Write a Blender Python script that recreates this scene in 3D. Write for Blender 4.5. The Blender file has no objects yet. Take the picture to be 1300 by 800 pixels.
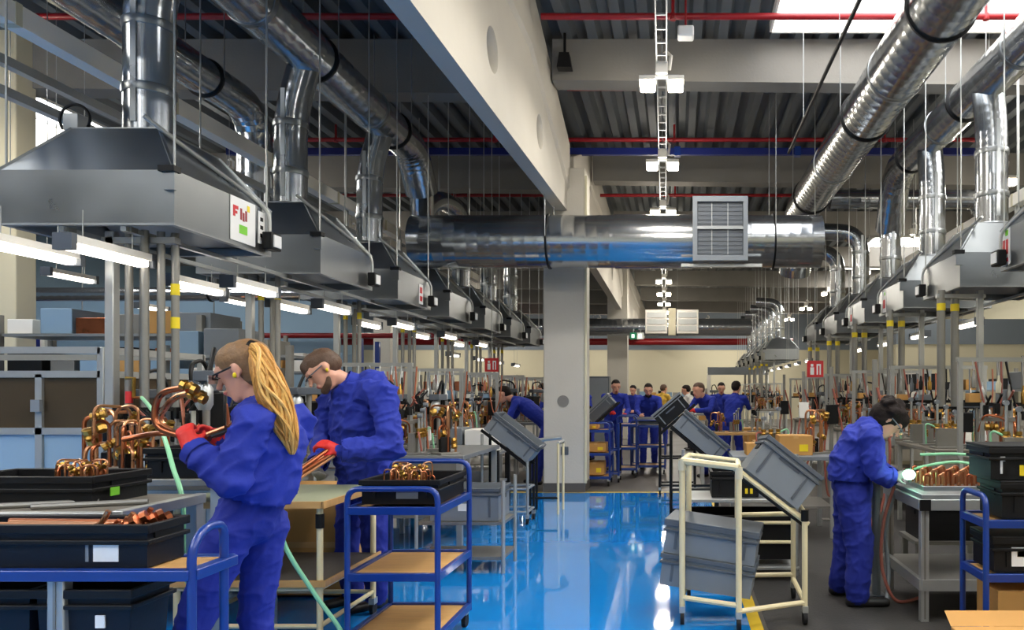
import bpy, bmesh, math, random
import numpy as np
from mathutils import Vector, Matrix, noise
R = math.radians
random.seed(7)
SC = bpy.context.scene
COL = SC.collection
# ------------------------------------------------------------------ camera
CZ, FP, VX, VY = 1.46, 960.0, 860.0, 498.0
cam_d = bpy.data.cameras.new('camera')
cam_d.sensor_width = 36.0
cam_d.lens = FP / 1300 * 36.0
cam_d.shift_x = -(VX - 650) / 1300
cam_d.shift_y = (VY - 400) / 1300
cam_d.clip_start = 0.05
cam_d.clip_end = 200
cam = bpy.data.objects.new('camera', cam_d)
cam.location = (0, 0, CZ)
cam.rotation_euler = (R(90), 0, 0)
COL.objects.link(cam)
SC.camera = cam
# ------------------------------------------------------------------ world, exposure
wd = bpy.data.worlds.new('sky'); SC.world = wd; wd.use_nodes = True
wd.node_tree.nodes['Background'].inputs[0].default_value = (0.75, 0.85, 1.0, 1)
wd.node_tree.nodes['Background'].inputs[1].default_value = 1.2
SC.view_settings.view_transform = 'Standard'
SC.view_settings.look = 'None'
SC.view_settings.gamma = 1
SC.view_settings.use_curve_mapping = False
SC.view_settings.exposure = 0.0
SKYLIGHT_E, LAMP_E, TUBE_E = 8.0, 40.0, 6.5
LAMP_W = 50.0

# ------------------------------------------------------------------ materials
MATS = {}
def srgb(c):
    return tuple((x / 255 / 12.92) if x / 255 <= .04045 else ((x / 255 + .055) / 1.055) ** 2.4 for x in c)
def mat(name, c, rough=.5, metal=0., var=.12, scale=6., bump=0., bscale=60., coat=0., emit=None, estr=0., stretch=None, alpha=None, trans=0., rvar=0., voro=False):
    m = bpy.data.materials.new(name); m.use_nodes = True
    nt = m.node_tree; n = nt.nodes; l = nt.links
    b = n['Principled BSDF']
    col = srgb(c)
    tc = n.new('ShaderNodeTexCoord'); mp = n.new('ShaderNodeMapping')
    l.new(tc.outputs['Object'], mp.inputs[0])
    if stretch: mp.inputs['Scale'].default_value = stretch
    if voro:
        tx = n.new('ShaderNodeTexVoronoi'); tx.inputs['Scale'].default_value = scale
        src = tx.outputs['Color']
        bw = n.new('ShaderNodeRGBToBW'); l.new(src, bw.inputs[0]); fac = bw.outputs[0]
    else:
        tx = n.new('ShaderNodeTexNoise'); tx.inputs['Scale'].default_value = scale; tx.inputs['Detail'].default_value = 5
        fac = tx.outputs[0]
    l.new(mp.outputs[0], tx.inputs['Vector'])
    rp = n.new('ShaderNodeMix'); rp.data_type = 'RGBA'
    rp.inputs[6].default_value = (*[max(0, x * (1 - var)) for x in col], 1)
    rp.inputs[7].default_value = (*[min(1, x * (1 + var)) for x in col], 1)
    l.new(fac, rp.inputs[0]); l.new(rp.outputs[2], b.inputs['Base Color'])
    b.inputs['Roughness'].default_value = rough
    if rvar:
        mr = n.new('ShaderNodeMapRange'); mr.inputs[3].default_value = max(0, rough - rvar); mr.inputs[4].default_value = rough + rvar
        l.new(fac, mr.inputs[0]); l.new(mr.outputs[0], b.inputs['Roughness'])
    b.inputs['Metallic'].default_value = metal
    b.inputs['Coat Weight'].default_value = coat
    b.inputs['Coat Roughness'].default_value = .05
    if trans: b.inputs['Transmission Weight'].default_value = trans
    if alpha is not None: b.inputs['Alpha'].default_value = alpha
    if emit:
        b.inputs['Emission Color'].default_value = (*srgb(emit), 1); b.inputs['Emission Strength'].default_value = estr
    if bump:
        t2 = n.new('ShaderNodeTexNoise'); t2.inputs['Scale'].default_value = bscale; t2.inputs['Detail'].default_value = 4
        l.new(mp.outputs[0], t2.inputs['Vector'])
        bp = n.new('ShaderNodeBump'); bp.inputs['Strength'].default_value = bump; bp.inputs['Distance'].default_value = .01
        l.new(t2.outputs[0], bp.inputs['Height']); l.new(bp.outputs[0], b.inputs['Normal'])
    MATS[name] = m
    return m
mat('galv', (146, 150, 152), .3, .92, .10, 3.0, rvar=.08)
mat('galv_duct', (178, 182, 186),   .19, .95, .05, 4., rvar=.03, stretch=(1, .25, 1))
mat('galv_dull', (150, 153, 154), .45, .7, .10, 8.)
mat('alu', (178, 180, 178), .38, .65, .06, 12.)
mat('steel_post', (140, 138, 132), .42, .55, .10, 9.)
mat('deck', (104, 109, 112), .5, .3, .12, 2.)
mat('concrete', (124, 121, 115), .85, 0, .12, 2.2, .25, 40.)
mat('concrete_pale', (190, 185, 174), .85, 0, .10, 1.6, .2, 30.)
mat('concrete_dark', (128, 127, 122), .88, 0, .12, 1.6, .2, 30.)
mat('cream_wall', (206, 199, 172), .9, 0, .04, .6)
mat('grey_wall', (122, 132, 142), .8, 0, .06, .8)
mat('blue_grey', (128, 156, 178), .6, 0, .06, 1.2)
mat('floor_grey', (84, 80, 76), .42, 0, .25, 1.4, .1, 30., rvar=.1)
mat('floor_mat', (52, 50, 48), .6, 0, .25, 4., .25, 60.)
mat('floor_blue', (22, 136, 220), .045, 0, .08, .7, .012, 4., coat=.5, rvar=.02)
MATS['floor_blue'].node_tree.nodes['Principled BSDF'].inputs['Specular IOR Level'].default_value = .9
mat('yellow_line', (214, 178, 40), .45, 0, .15, 8.)
mat('red_pipe', (150, 20, 28), .4, 0, .1, 6.)
mat('blue_bar', (18, 34, 110), .4, 0, .1, 6.)
mat('white', (236, 232, 222), .5, 0, .04, 4.)
mat('white_plastic', (232, 232, 230), .35, 0, .03, 4.)
mat('cream_pipe', (222, 208, 166), .35, 0, .06, 10.)
mat('black', (10, 10, 11), .5, 0, .3, 12.)
mat('black_plastic', (11, 12, 15), .5, 0, .25, 10., .08, 80.)
mat('navy_plastic', (9, 15, 28), .48, 0, .2, 6., .05, 60.)
mat('rubber', (24, 24, 25), .7, 0, .2, 20.)
mat('grey_plastic', (118, 124, 130), .42, 0, .06, 7.)
mat('grey_plastic_dark', (80, 86, 93), .45, 0, .06, 7.)
mat('blue_paint', (14, 52, 132), .32, 0, .12, 9., coat=.3)
mat('wood', (196, 152, 92), .5, 0, .22, 5., .06, 30., stretch=(1, 9, 1))
mat('worn_top', (118, 112, 102), .5, .1, .3, 4., .1, 20., stretch=(1, 5, 1))
mat('green_top', (152, 158, 128), .5, 0, .15, 5.)
mat('dark_top', (62, 58, 54), .45, 0, .3, 5., stretch=(5, 1, 1))
mat('cardboard', (190, 142, 78), .8, 0, .12, 4., .05, 40.)
mat('copper', (176, 104, 70), .3, .95, .28, 9., rvar=.1)
mat('copper_pale', (204, 146, 106), .3, .9, .25, 12., rvar=.1)
mat('brass', (172, 134, 66), .3, .95, .2, 20., rvar=.08)
mat('cloth', (24, 44, 150), .82, 0, .16, 5., .35, 22.)
mat('cloth_pants', (20, 37, 138), .84, 0, .18, 5., .35, 22.)
mat('cloth_bg', (26, 46, 152), .85, 0, .16, 8.)
mat('skin', (214, 158, 132), .5, 0, .07, 14.)
mat('lip', (186, 104, 98), .45, 0, .05, 14.)
mat('eye', (52, 38, 32), .25, 0, .05, 14.)
mat('hair_blonde', (198, 140, 62), .5, 0, .38, 60., .5, 90., stretch=(3, 3, .35))
mat('hair_gold', (222, 172, 92), .45, 0, .3, 60.)
mat('hair_crown', (132, 98, 62), .55, 0, .35, 60., .4, 90.)
mat('hair_brown', (84, 60, 42), .6, 0, .3, 60., .4, 90.)
mat('hair_dark', (24, 13, 8), .75, 0, .3, 60., .5, 60.)
mat('glove_red', (206, 34, 26), .6, 0, .15, 30., .2, 90.)
mat('glove_grey', (120, 118, 114), .7, 0, .15, 30.)
mat('shoe', (24, 22, 22), .5, 0, .2, 20.)
mat('shirt_white', (212, 208, 204), .8, 0, .06, 8.)
mat('shirt_yellow', (206, 164, 58), .8, 0, .06, 8.)
mat('shirt_black', (34, 34, 40), .8, 0, .06, 8.)
mat('yellow', (232, 206, 30), .5, 0, .05, 8.)
mat('green', (120, 200, 50), .5, 0, .05, 8.)
mat('red', (200, 40, 44), .5, 0, .05, 8.)
mat('orange', (164, 92, 62), .5, 0, .08, 8.)
mat('exit_green', (20, 130, 90), .5, 0, .03, 8.)
mat('hose_green', (140, 205, 160), .4, 0, .08, 20.)
mat('hose_red', (150, 84, 70), .45, 0, .1, 20.)
mat('glass_clear', (220, 228, 230), .05, 0, .01, 5., trans=.9)
mat('pane_brown', (66, 56, 44), .08, 0, .35, 2.2, coat=.4)
mat('skylight', (250, 252, 255), .6, 0, .01, 1., emit=(252, 252, 252), estr=SKYLIGHT_E)
mat('lamp_glow', (255, 250, 240), .5, 0, .01, 1., emit=(255, 240, 214), estr=LAMP_E)
mat('tube_glow', (255, 250, 240), .5, 0, .01, 1., emit=(255, 246, 232), estr=TUBE_E)
mat('spark_glow', (255, 255, 255), .5, 0, .01, 1., emit=(150, 255, 205), estr=16)
mat('exit_glow', (240, 250, 245), .5, 0, .01, 1., emit=(220, 255, 235), estr=1.5)

for _m in ('hair_dark', 'black', 'black_plastic', 'navy_plastic', 'rubber'): MATS[_m].node_tree.nodes['Principled BSDF'].inputs['Specular IOR Level'].default_value = .3
# ------------------------------------------------------------------ helpers
ORG = {}
def W(px, py, d):
    return Vector(((px - VX) / FP * d, d, CZ + (VY - py) / FP * d))
def put(o, label=None, cat=None, group=None, kind=None):
    if label: o['label'] = label
    if cat: o['category'] = cat
    if group: o['group'] = group
    if kind: o['kind'] = kind
    return o
def thing(name, label, cat, loc=(0, 0, 0), group=None):
    o = bpy.data.objects.new(name, None); COL.objects.link(o)
    o.empty_display_size = .1
    o.location = loc; ORG[o.name] = Vector(loc)
    return put(o, label, cat, group)
def copy_tree(o, parent=None):
    c = o.copy(); COL.objects.link(c); c.parent = parent
    for ch in list(o.children): copy_tree(ch, c)
    ORG[c.name] = Vector(c.location)
    return c
def clone(o, loc, rz=0, label=None, group=None):
    c = copy_tree(o); c.location = loc; c.rotation_euler = (0, 0, rz)
    if label: c['label'] = label
    if group: c['group'] = group
    return c
class MB:
    def __init__(s): s.v = []; s.f = []
    def add(s, vs, fs):
        k = len(s.v); s.v += [Vector(x) for x in vs]; s.f += [tuple(i + k for i in f) for f in fs]; return s
    def box(s, x0, x1, y0, y1, z0, z1):
        return s.add([(x0, y0, z0), (x1, y0, z0), (x1, y1, z0), (x0, y1, z0), (x0, y0, z1), (x1, y0, z1), (x1, y1, z1), (x0, y1, z1)],
                     [(0, 3, 2, 1), (4, 5, 6, 7), (0, 1, 5, 4), (1, 2, 6, 5), (2, 3, 7, 6), (3, 0, 4, 7)])
    def bar(s, p, q, w, h=None, up=(0, 0, 1)):
        p, q = Vector(p), Vector(q); h = h or w
        a = (q - p).normalized(); up = Vector(up)
        if abs(a.dot(up)) > .98: up = Vector((0, 1, 0)) if abs(a.y) < .9 else Vector((1, 0, 0))
        u = a.cross(up).normalized() * (w / 2); v = u.cross(a).normalized() * (h / 2)
        c = [-u - v, u - v, u + v, -u + v]
        return s.add([p + x for x in c] + [q + x for x in c], [(3, 2, 1, 0), (4, 5, 6, 7), (0, 1, 5, 4), (1, 2, 6, 5), (2, 3, 7, 6), (3, 0, 4, 7)])
    def tube(s, pts, r, n=8, caps=True, radii=None):
        pts = [Vector(p) for p in pts]; m = len(pts); k = len(s.v)
        t0 = (pts[1] - pts[0]).normalized()
        u = t0.orthogonal().normalized()
        for i, p in enumerate(pts):
            t = (pts[min(i + 1, m - 1)] - pts[max(i - 1, 0)])
            if t.length < 1e-9: t = t0
            t.normalize()
            u = (u - t * u.dot(t)).normalized(); w = t.cross(u)
            rr = radii[i] if radii else r
            for j in range(n):
                a = 2 * math.pi * j / n
                s.v.append(p + (u * math.cos(a) + w * math.sin(a)) * rr)
        for i in range(m - 1):
            for j in range(n):
                a = k + i * n + j; b = k + i * n + (j + 1) % n
                s.f.append((a, b, b + n, a + n))
        if caps:
            s.f.append(tuple(k + j for j in reversed(range(n)))); s.f.append(tuple(k + (m - 1) * n + j for j in range(n)))
        return s
    def cyl(s, p, q, r0, r1=None, n=12): return s.tube([p, q], r0, n, radii=[r0, r0 if r1 is None else r1])
    def duct(s, pts, r, n=28, pitch=.16, ridge=.006):
        P = dense(pts, pitch); out = []; rad = []
        for i, p in enumerate(P):
            if 0 < i < len(P) - 1:
                t = (P[i + 1] - P[i - 1]).normalized()
                out += [p - t * .02, p, p + t * .02]; rad += [r, r + ridge * .3, r]
            else: out.append(p); rad.append(r)
        return s.tube(out, r, n, True, rad)
    def lathe(s, prof, c, n=14, axis=None):
        c = Vector(c); ax = Vector(axis or (0, 0, 1)).normalized()
        return s.tube([c + ax * z for _, z in prof], 1, n, True, [max(r, 1e-4) for r, _ in prof])
    def ell(s, c, rx, ry, rz, n=12, m=8):
        c = Vector(c); k = len(s.v)
        for i in range(m + 1):
            t = math.pi * i / m
            for j in range(n):
                a = 2 * math.pi * j / n
                s.v.append(c + Vector((rx * max(math.sin(t), .01) * math.cos(a), ry * max(math.sin(t), .01) * math.sin(a), -rz * math.cos(t))))
        for i in range(m):
            for j in range(n):
                a = k + i * n + j; b = k + i * n + (j + 1) % n
                s.f.append((a, b, b + n, a + n))
        s.f.append(tuple(k + j for j in reversed(range(n)))); s.f.append(tuple(k + m * n + j for j in range(n)))
        return s
    def prism(s, poly, vec):
        vec = Vector(vec); n = len(poly); P = [Vector(p) for p in poly]
        return s.add(P + [p + vec for p in P], [tuple(reversed(range(n))), tuple(range(n, 2 * n))] + [(i, (i + 1) % n, n + (i + 1) % n, n + i) for i in range(n)])
    def xf(s, M):
        s.v = [M @ v for v in s.v]; return s
    def build(s, name, m, parent=None, bev=0, smooth=None, loc=None):
        me = bpy.data.meshes.new(name)
        if parent is not None: o0 = ORG.get(parent.name, Vector())
        elif loc is not None: o0 = Vector(loc)
        else:
            a = np.array([tuple(v) for v in s.v]); o0 = Vector(((a[:, 0].min() + a[:, 0].max()) / 2, (a[:, 1].min() + a[:, 1].max()) / 2, a[:, 2].min()))
        me.from_pydata([v - o0 for v in s.v], [], s.f)
        me.materials.append(MATS[m])
        if smooth is None: smooth = True
        if smooth:
            me.polygons.foreach_set('use_smooth', [True] * len(me.polygons)); me.set_sharp_from_angle(angle=R(38))
        o = bpy.data.objects.new(name, me); COL.objects.link(o); ORG[o.name] = o0
        if parent is not None: o.parent = parent
        else: o.location = o0
        if bev:
            b = o.modifiers.new('bevel', 'BEVEL'); b.width = bev; b.segments = 2; b.limit_method = 'ANGLE'
        return o
def dense(pts, step):
    out = []; pts = [Vector(p) for p in pts]
    for a, b in zip(pts[:-1], pts[1:]):
        n = max(1, int((b - a).length / step + .5))
        out += [a.lerp(b, i / n) for i in range(n)]
    out.append(pts[-1]); return out
def bend(pts, rad=.1, n=5):
    pts = [Vector(p) for p in pts]; out = [pts[0]]
    for i in range(1, len(pts) - 1):
        a, b, c = pts[i - 1], pts[i], pts[i + 1]
        r = min(rad, (a - b).length * .49, (c - b).length * .49)
        p, q = b + (a - b).normalized() * r, b + (c - b).normalized() * r
        for k in range(n + 1):
            t = k / n; out.append(p * (1 - t) ** 2 + b * 2 * t * (1 - t) + q * t * t)
    out.append(pts[-1]); return out
def spline(pts, n=8):
    pts = [Vector(p) for p in pts]; out = []
    for i in range(len(pts) - 1):
        p0 = pts[max(i - 1, 0)]; p1 = pts[i]; p2 = pts[i + 1]; p3 = pts[min(i + 2, len(pts) - 1)]
        for k in range(n):
            t = k / n
            out.append(.5 * ((2 * p1) + (p2 - p0) * t + (2 * p0 - 5 * p1 + 4 * p2 - p3) * t * t + (3 * p1 - p0 - 3 * p2 + p3) * t ** 3))
    out.append(pts[-1]); return out
def struct(o): o['kind'] = 'structure'; return o
ORD = ['first', 'second', 'third', 'fourth', 'fifth', 'sixth', 'seventh', 'eighth', 'ninth', 'tenth', 'eleventh', 'twelfth']
LW, RW = 'over the blonde worker', 'over the stooping welder'

# ------------------------------------------------------------------ setting
XL, XR, YN, YF, ZR = -17.0, 11.0, -7.0, 41.0, 6.0
struct(MB().box(XL, XR, YN, YF, -.2, 0).build('floor', 'floor_grey', smooth=False))
struct(MB().box(-8.5, .45, YN, 10.95, 0, .004).build('floor_1', 'floor_blue', smooth=False))
struct(MB().box(.56, 6.5, YN, 10.4, 0, .003).build('floor_2', 'floor_mat', smooth=False))
struct(MB().box(.45, .53, YN, 10.95, 0, .005).build('trim_1', 'yellow_line', smooth=False))
struct(MB().box(-8.5, .53, 10.95, 11.05, 0, .005).build('trim_2', 'yellow_line', smooth=False))
struct(MB().box(XL, XR, YF, YF + .2, 0, 3.75).build('wall_back', 'cream_wall', smooth=False))
struct(MB().box(XL, XR, YF - .02, YF + .2, 3.75, ZR + .3).build('wall_back_upper', 'grey_wall', smooth=False))
struct(MB().box(XL - .2, XL, YN, YF, 0, ZR + .3).build('wall_left', 'blue_grey', smooth=False))
struct(MB().box(XR, XR + .2, YN, YF, 0, ZR + .3).build('wall_right', 'cream_wall', smooth=False))
struct(MB().box(XL, XR, YN - .2, YN, 0, ZR + .3).build('wall_front', 'cream_wall', smooth=False))
# partition with blue door behind the glazed machine
struct(MB().box(-16.9, -7.2, 16.0, 16.2, 0, 3.6).build('wall_partition', 'blue_grey', smooth=False))
dr = MB().box(-14.35, -13.4, 15.93, 16.0, 0, 2.75).build('door_1', 'blue_bar', smooth=False); struct(dr)
mb = MB().bar((-14.4, 15.95, 0), (-14.4, 15.95, 2.8), .1).bar((-13.35, 15.95, 0), (-13.35, 15.95, 2.8), .1).bar((-14.45, 15.95, 2.8), (-13.3, 15.95, 2.8), .1)
mb.build('door_frame', 'white', dr)
MB().tube([(-13.55, 15.9, 1.0), (-13.55, 15.87, 1.0), (-13.65, 15.87, 1.0)], .012, 6).build('door_handle', 'alu', dr)
# beige cabinet wall in the right distance
struct(MB().box(5.2, 10.9, 18.0, 18.2, 0, 2.6).build('wall_partition.001', 'cream_wall', smooth=False))
struct(MB().box(5.2, 10.9, 17.98, 18.2, 2.6, 3.2).build('wall_partition.002', 'grey_wall', smooth=False))

# corrugated roof deck with skylight openings: all but the first added for fill light
SKY = [(1.15, 4.2, 2.2, 9.2), (-9.2, -6.0, -3.5, 4.2), (-5.6, -2.4, -6.0, 0.2), (1.15, 4.2, -6.0, 1.6), (5.6, 8.6, -4, 9.2), (5.6, 8.6, 19, 27), (-12.5, -9.5, 8, 14), (-12.2, -9.5, 19, 27)]
def deck(name, x0, x1, y0, y1):
    n = max(1, round((x1 - x0) / .32)); w = (x1 - x0) / n; prof = []
    for i in range(n):
        a = x0 + i * w
        prof += [(a, ZR - .13), (a + w * .36, ZR - .13), (a + w * .5, ZR), (a + w * .86, ZR)]
    prof.append((x1, ZR - .13))
    m = MB(); k = len(prof)
    m.add([(x, y0, z) for x, z in prof] + [(x, y1, z) for x, z in prof], [(i, i + k, i + k + 1, i + 1) for i in range(k - 1)])
    return m
xs = sorted({XL, XR} | {v for s in SKY for v in s[:2]}); ys = sorted({YN, YF} | {v for s in SKY for v in s[2:]})
ceil = None
top = MB().box(XL, XR, YN, YF, ZR + .55, ZR + .6)
ceil = struct(top.build('ceiling', 'deck', smooth=False))
for i in range(len(xs) - 1):
    run = None
    for j in range(len(ys)):
        solid = j < len(ys) - 1 and not any(s[0] <= xs[i] and s[1] >= xs[i + 1] and s[2] <= ys[j] and s[3] >= ys[j + 1] for s in SKY)
        if solid and run is None: run = ys[j]
        if not solid and run is not None:
            deck('deck_panel', xs[i], xs[i + 1], run, ys[j]).build('deck_panel', 'deck', ceil, smooth=False); run = None
for k, (x0, x1, y0, y1) in enumerate(SKY):
    w = MB().box(x0, x1, y0, y1, ZR + .42, ZR + .44).build('window_%d' % (k + 1), 'skylight', smooth=False); struct(w)
    f = MB()
    f.box(x0 - .03, x0, y0, y1, ZR - .16, ZR + .45).box(x1, x1 + .03, y0, y1, ZR - .16, ZR + .45).box(x0, x1, y0 - .03, y0, ZR - .16, ZR + .45).box(x0, x1, y1, y1 + .03, ZR - .16, ZR + .45)
    f.build('window_frame', 'white', w, smooth=False)
    for q in range(1, 3):
        xx = x0 + (x1 - x0) * q / 3
        MB().box(xx - .025, xx + .025, y0, y1, ZR + .36, ZR + .42).build('glazing_bar', 'galv_dull', w, smooth=False)

# concrete frame
def holes(o, cyls):
    c = MB()
    for p, q, r in cyls: c.cyl(p, q, r, n=28)
    co = c.build('cutter', 'concrete'); b = o.modifiers.new('b', 'BOOLEAN'); b.object = co; b.operation = 'DIFFERENCE'; b.solver = 'EXACT'
    dg = bpy.context.evaluated_depsgraph_get(); me = bpy.data.meshes.new_from_object(o.evaluated_get(dg))
    o.modifiers.clear(); o.data = me; bpy.data.objects.remove(co)
def longbeam(name, ya, yb, xa, xb, za, zb, hs, taper=0., near=0.):
    # (x,z) profile with web and wider head; right face at xa (near) .. xb (far)
    def prof(x, zb_, dz=0): return [(x - .17, zb_), (x, zb_), (x + .0, 5.28 - dz), (x + .035, 5.33 - dz), (x + .035, 5.96 - dz), (x - .205, 5.96 - dz), (x - .205, 5.33 - dz), (x - .17, 5.28 - dz)]
    yk = yb - 2.6; f = (yk - ya) / (yb - ya)
    S = [(ya, prof(xa, za, near)), (ya + 2.6, prof(xa + (xb - xa) * 2.6 / (yb - ya), za + (zb - za) * 2.6 / (yb - ya))), (yk, prof(xa + (xb - xa) * f, za + (zb - za) * f)), (yb, prof(xb, zb, taper))]; n = 8
    m = MB().add([(x, y, z) for y, p in S for x, z in p], [tuple(range(n)), tuple(reversed(range(3 * n, 4 * n)))] + [(k * n + i, k * n + n + i, k * n + n + (i + 1) % n, k * n + (i + 1) % n) for k in range(3) for i in range(n)])
    o = m.build(name, 'concrete_pale', smooth=False, loc=(0, 0, 0)); struct(o)
    t = lambda y: xa + (xb - xa) * (y - ya) / (yb - ya)
    holes(o, [((t(y) - .6, y, 4.56), (t(y) + .4, y, 4.56), .2) for y in hs])
    return o
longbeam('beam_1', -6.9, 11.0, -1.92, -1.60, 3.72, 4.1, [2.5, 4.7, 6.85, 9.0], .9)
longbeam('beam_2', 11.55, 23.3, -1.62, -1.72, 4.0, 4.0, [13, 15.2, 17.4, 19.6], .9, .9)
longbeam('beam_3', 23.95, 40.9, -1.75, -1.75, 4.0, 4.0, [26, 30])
for k, y in enumerate([-4.2, .3, 4.9, 9.6, 14.1, 18.6, 23.1, 27.6, 32.1, 36.6]):
    for a, (x0, x1) in enumerate([(-1.56, XR), (XL, -2.14)]):
        hb = 5.28 if a == 0 else 5.25
        m = MB()
        m.add([(x0, y - .16, 5.36), (x1, y - .16, hb - .06), (x1, y + .16, hb - .06), (x0, y + .16, 5.36), (x0, y - .16, ZR - .13), (x1, y - .16, ZR - .13), (x1, y + .16, ZR - .13), (x0, y + .16, ZR - .13)],
              [(0, 3, 2, 1), (4, 5, 6, 7), (0, 1, 5, 4), (1, 2, 6, 5), (2, 3, 7, 6), (3, 0, 4, 7)])
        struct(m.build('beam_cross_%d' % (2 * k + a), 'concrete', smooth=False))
def column(name, x, y, w, z1=5.96, m='concrete_pale'):
    o = MB().box(x - w / 2, x + w / 2, y, y + w, .0, z1).build(name, m, bev=.015, smooth=False); struct(o); return o
c1 = column('column_1', -1.645, 10.98, .6, 4.72)
MB().box(-1.95, -1.34, 10.97, 11.6, 0, .14).build('base_paint', 'floor_grey', c1, smooth=False)
MB().box(-1.69, -1.58, 10.965, 10.98, .55, .67).build('socket_plate', 'grey_plastic_dark', c1, bev=.004)
MB().cyl((-1.66, 10.985, 1.33), (-1.66, 10.972, 1.33), .085, n=20).build('cast_plug', 'concrete', c1)
MB().bar((-1.33, 10.98, .14), (-1.33, 10.98, 4.6), .03, .03).build('corner_guard', 'cream_wall', c1)
column('column_2', -1.86, 23.4, .62)
column('column_3', -8.2, 9.2, .3, m='cream_wall')
column('column_4', 7.2, 12.0, .5)
column('column_5', -8.6, 22.0, .5)

# sprinkler pipes, transverse
def sprinkler(y, x0, x1, drops, label, r=.035):
    t = thing('sprinkler_pipe', label, 'pipe', ((x0 + x1) / 2, y, 5.6), 'red sprinkler pipes under the roof')
    if y < 10.9:
        MB().tube([(x0, y, 5.6), (-1.9, y, 5.6)], r, 10).build('pipe', 'red_pipe', t); MB().tube([(-1.5, y, 5.6), (x1, y, 5.6)], r, 10).build('pipe', 'red_pipe', t)
    else: MB().tube([(x0, y, 5.6), (x1, y, 5.6)], r, 10).build('pipe', 'red_pipe', t)
    for x in drops:
        MB().tube([(x, y, 5.62), (x, y, 5.85)], .018, 6).build('riser', 'red_pipe', t)
        MB().lathe([(.035, 0), (.04, .02), (.04, .05), (.035, .07)], (x, y, 5.56), 10).build('coupling', 'red_pipe', t)
for y, lab in [(8.33, 'red sprinkler pipe nearest overhead, in front of the pale cross beam'), (10.3, 'red sprinkler pipe just behind the pale cross beam'), (12.4, 'red sprinkler pipe beside the dark blue busbar'), (15.9, 'red sprinkler pipe above the large transverse duct'), (24.6, 'red sprinkler pipe beyond the large transverse duct')]:
    sprinkler(y, -7.5, 6.0 if y < 9 else 5.0, [-5.6, -3.0, -.05, 3.4], lab)
t = thing('sprinkler_main', 'thick dark red pipe crossing in front of the cream end wall', 'pipe', (-5, 36, 3.8))
MB().tube([(-16, 36, 3.86), (5.5, 36, 3.86)], .16, 12).build('pipe', 'red_pipe', t)
for x in (-12, -8, -4, 0, 4): MB().tube([(x, 36, 3.9), (x, 36, 5.2)], .02, 6).build('hanger', 'galv_dull', t)
t = thing('sprinkler_main', 'dark red pipe in front of the blue grey partition', 'pipe', (-8, 15.5, 2.6))
MB().tube([(-13.0, 15.5, 2.75), (-11.4, 15.5, 2.7), (-11.0, 15.5, 2.62), (-3.6, 15.5, 2.62)], .055, 10).build('pipe', 'red_pipe', t)
for x in (-12.2, -9.5, -6.5): MB().tube([(x, 15.5, 2.65), (x, 15.5, 5.2)], .012, 6).build('hanger', 'galv_dull', t)
t = thing('busbar', 'dark blue busbar under the roof beside a red pipe', 'busbar', (0, 12.6, 5.4))
MB().box(-7.5, 5.0, 12.56, 12.64, 5.41, 5.52).build('rail', 'blue_bar', t, smooth=False)
for x in (-6.5, -4.5, -2.5, 0, 2, 4): MB().box(x - .05, x + .05, 12.54, 12.66, 5.39, 5.54).build('joint', 'blue_paint', t)
# black conduit running along the roof
t = thing('roof_conduit', 'thin black conduit sloping along under the skylight', 'conduit', (1.55, 8, 4.6))
MB().tube([(1.5, 4.0, 4.69), (1.5, 10.2, 4.69)], .02, 8).build('pipe', 'black', t)
for y in (5, 7, 9): MB().box(1.497, 1.503, y - .004, y + .004, 4.67, 5.9).build('hanger', 'galv_dull', t)
# loudspeaker and smoke detector
t = thing('smoke_detector', 'white ceiling sounder hanging on a red stem', 'detector', (.09, 8.45, 5.3))
MB().tube([(.09, 8.3, 5.85), (.09, 8.3, 5.46)], .012, 6).build('stem', 'red_pipe', t)
MB().box(.0, .18, 8.22, 8.38, 5.34, 5.46).build('housing', 'white_plastic', t, bev=.02)
t = thing('loudspeaker', 'small black loudspeaker under the corrugated roof', 'loudspeaker', (-1.35, 9.2, 5.5))
MB().prism([(-1.47, 9.2, 5.42), (-1.29, 9.2, 5.42), (-1.32, 9.2, 5.6), (-1.44, 9.2, 5.6)], (0, .14, 0)).build('case', 'black', t)
MB().bar((-1.38, 9.27, 5.6), (-1.38, 9.27, 5.86), .03).build('bracket', 'black', t)

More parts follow.
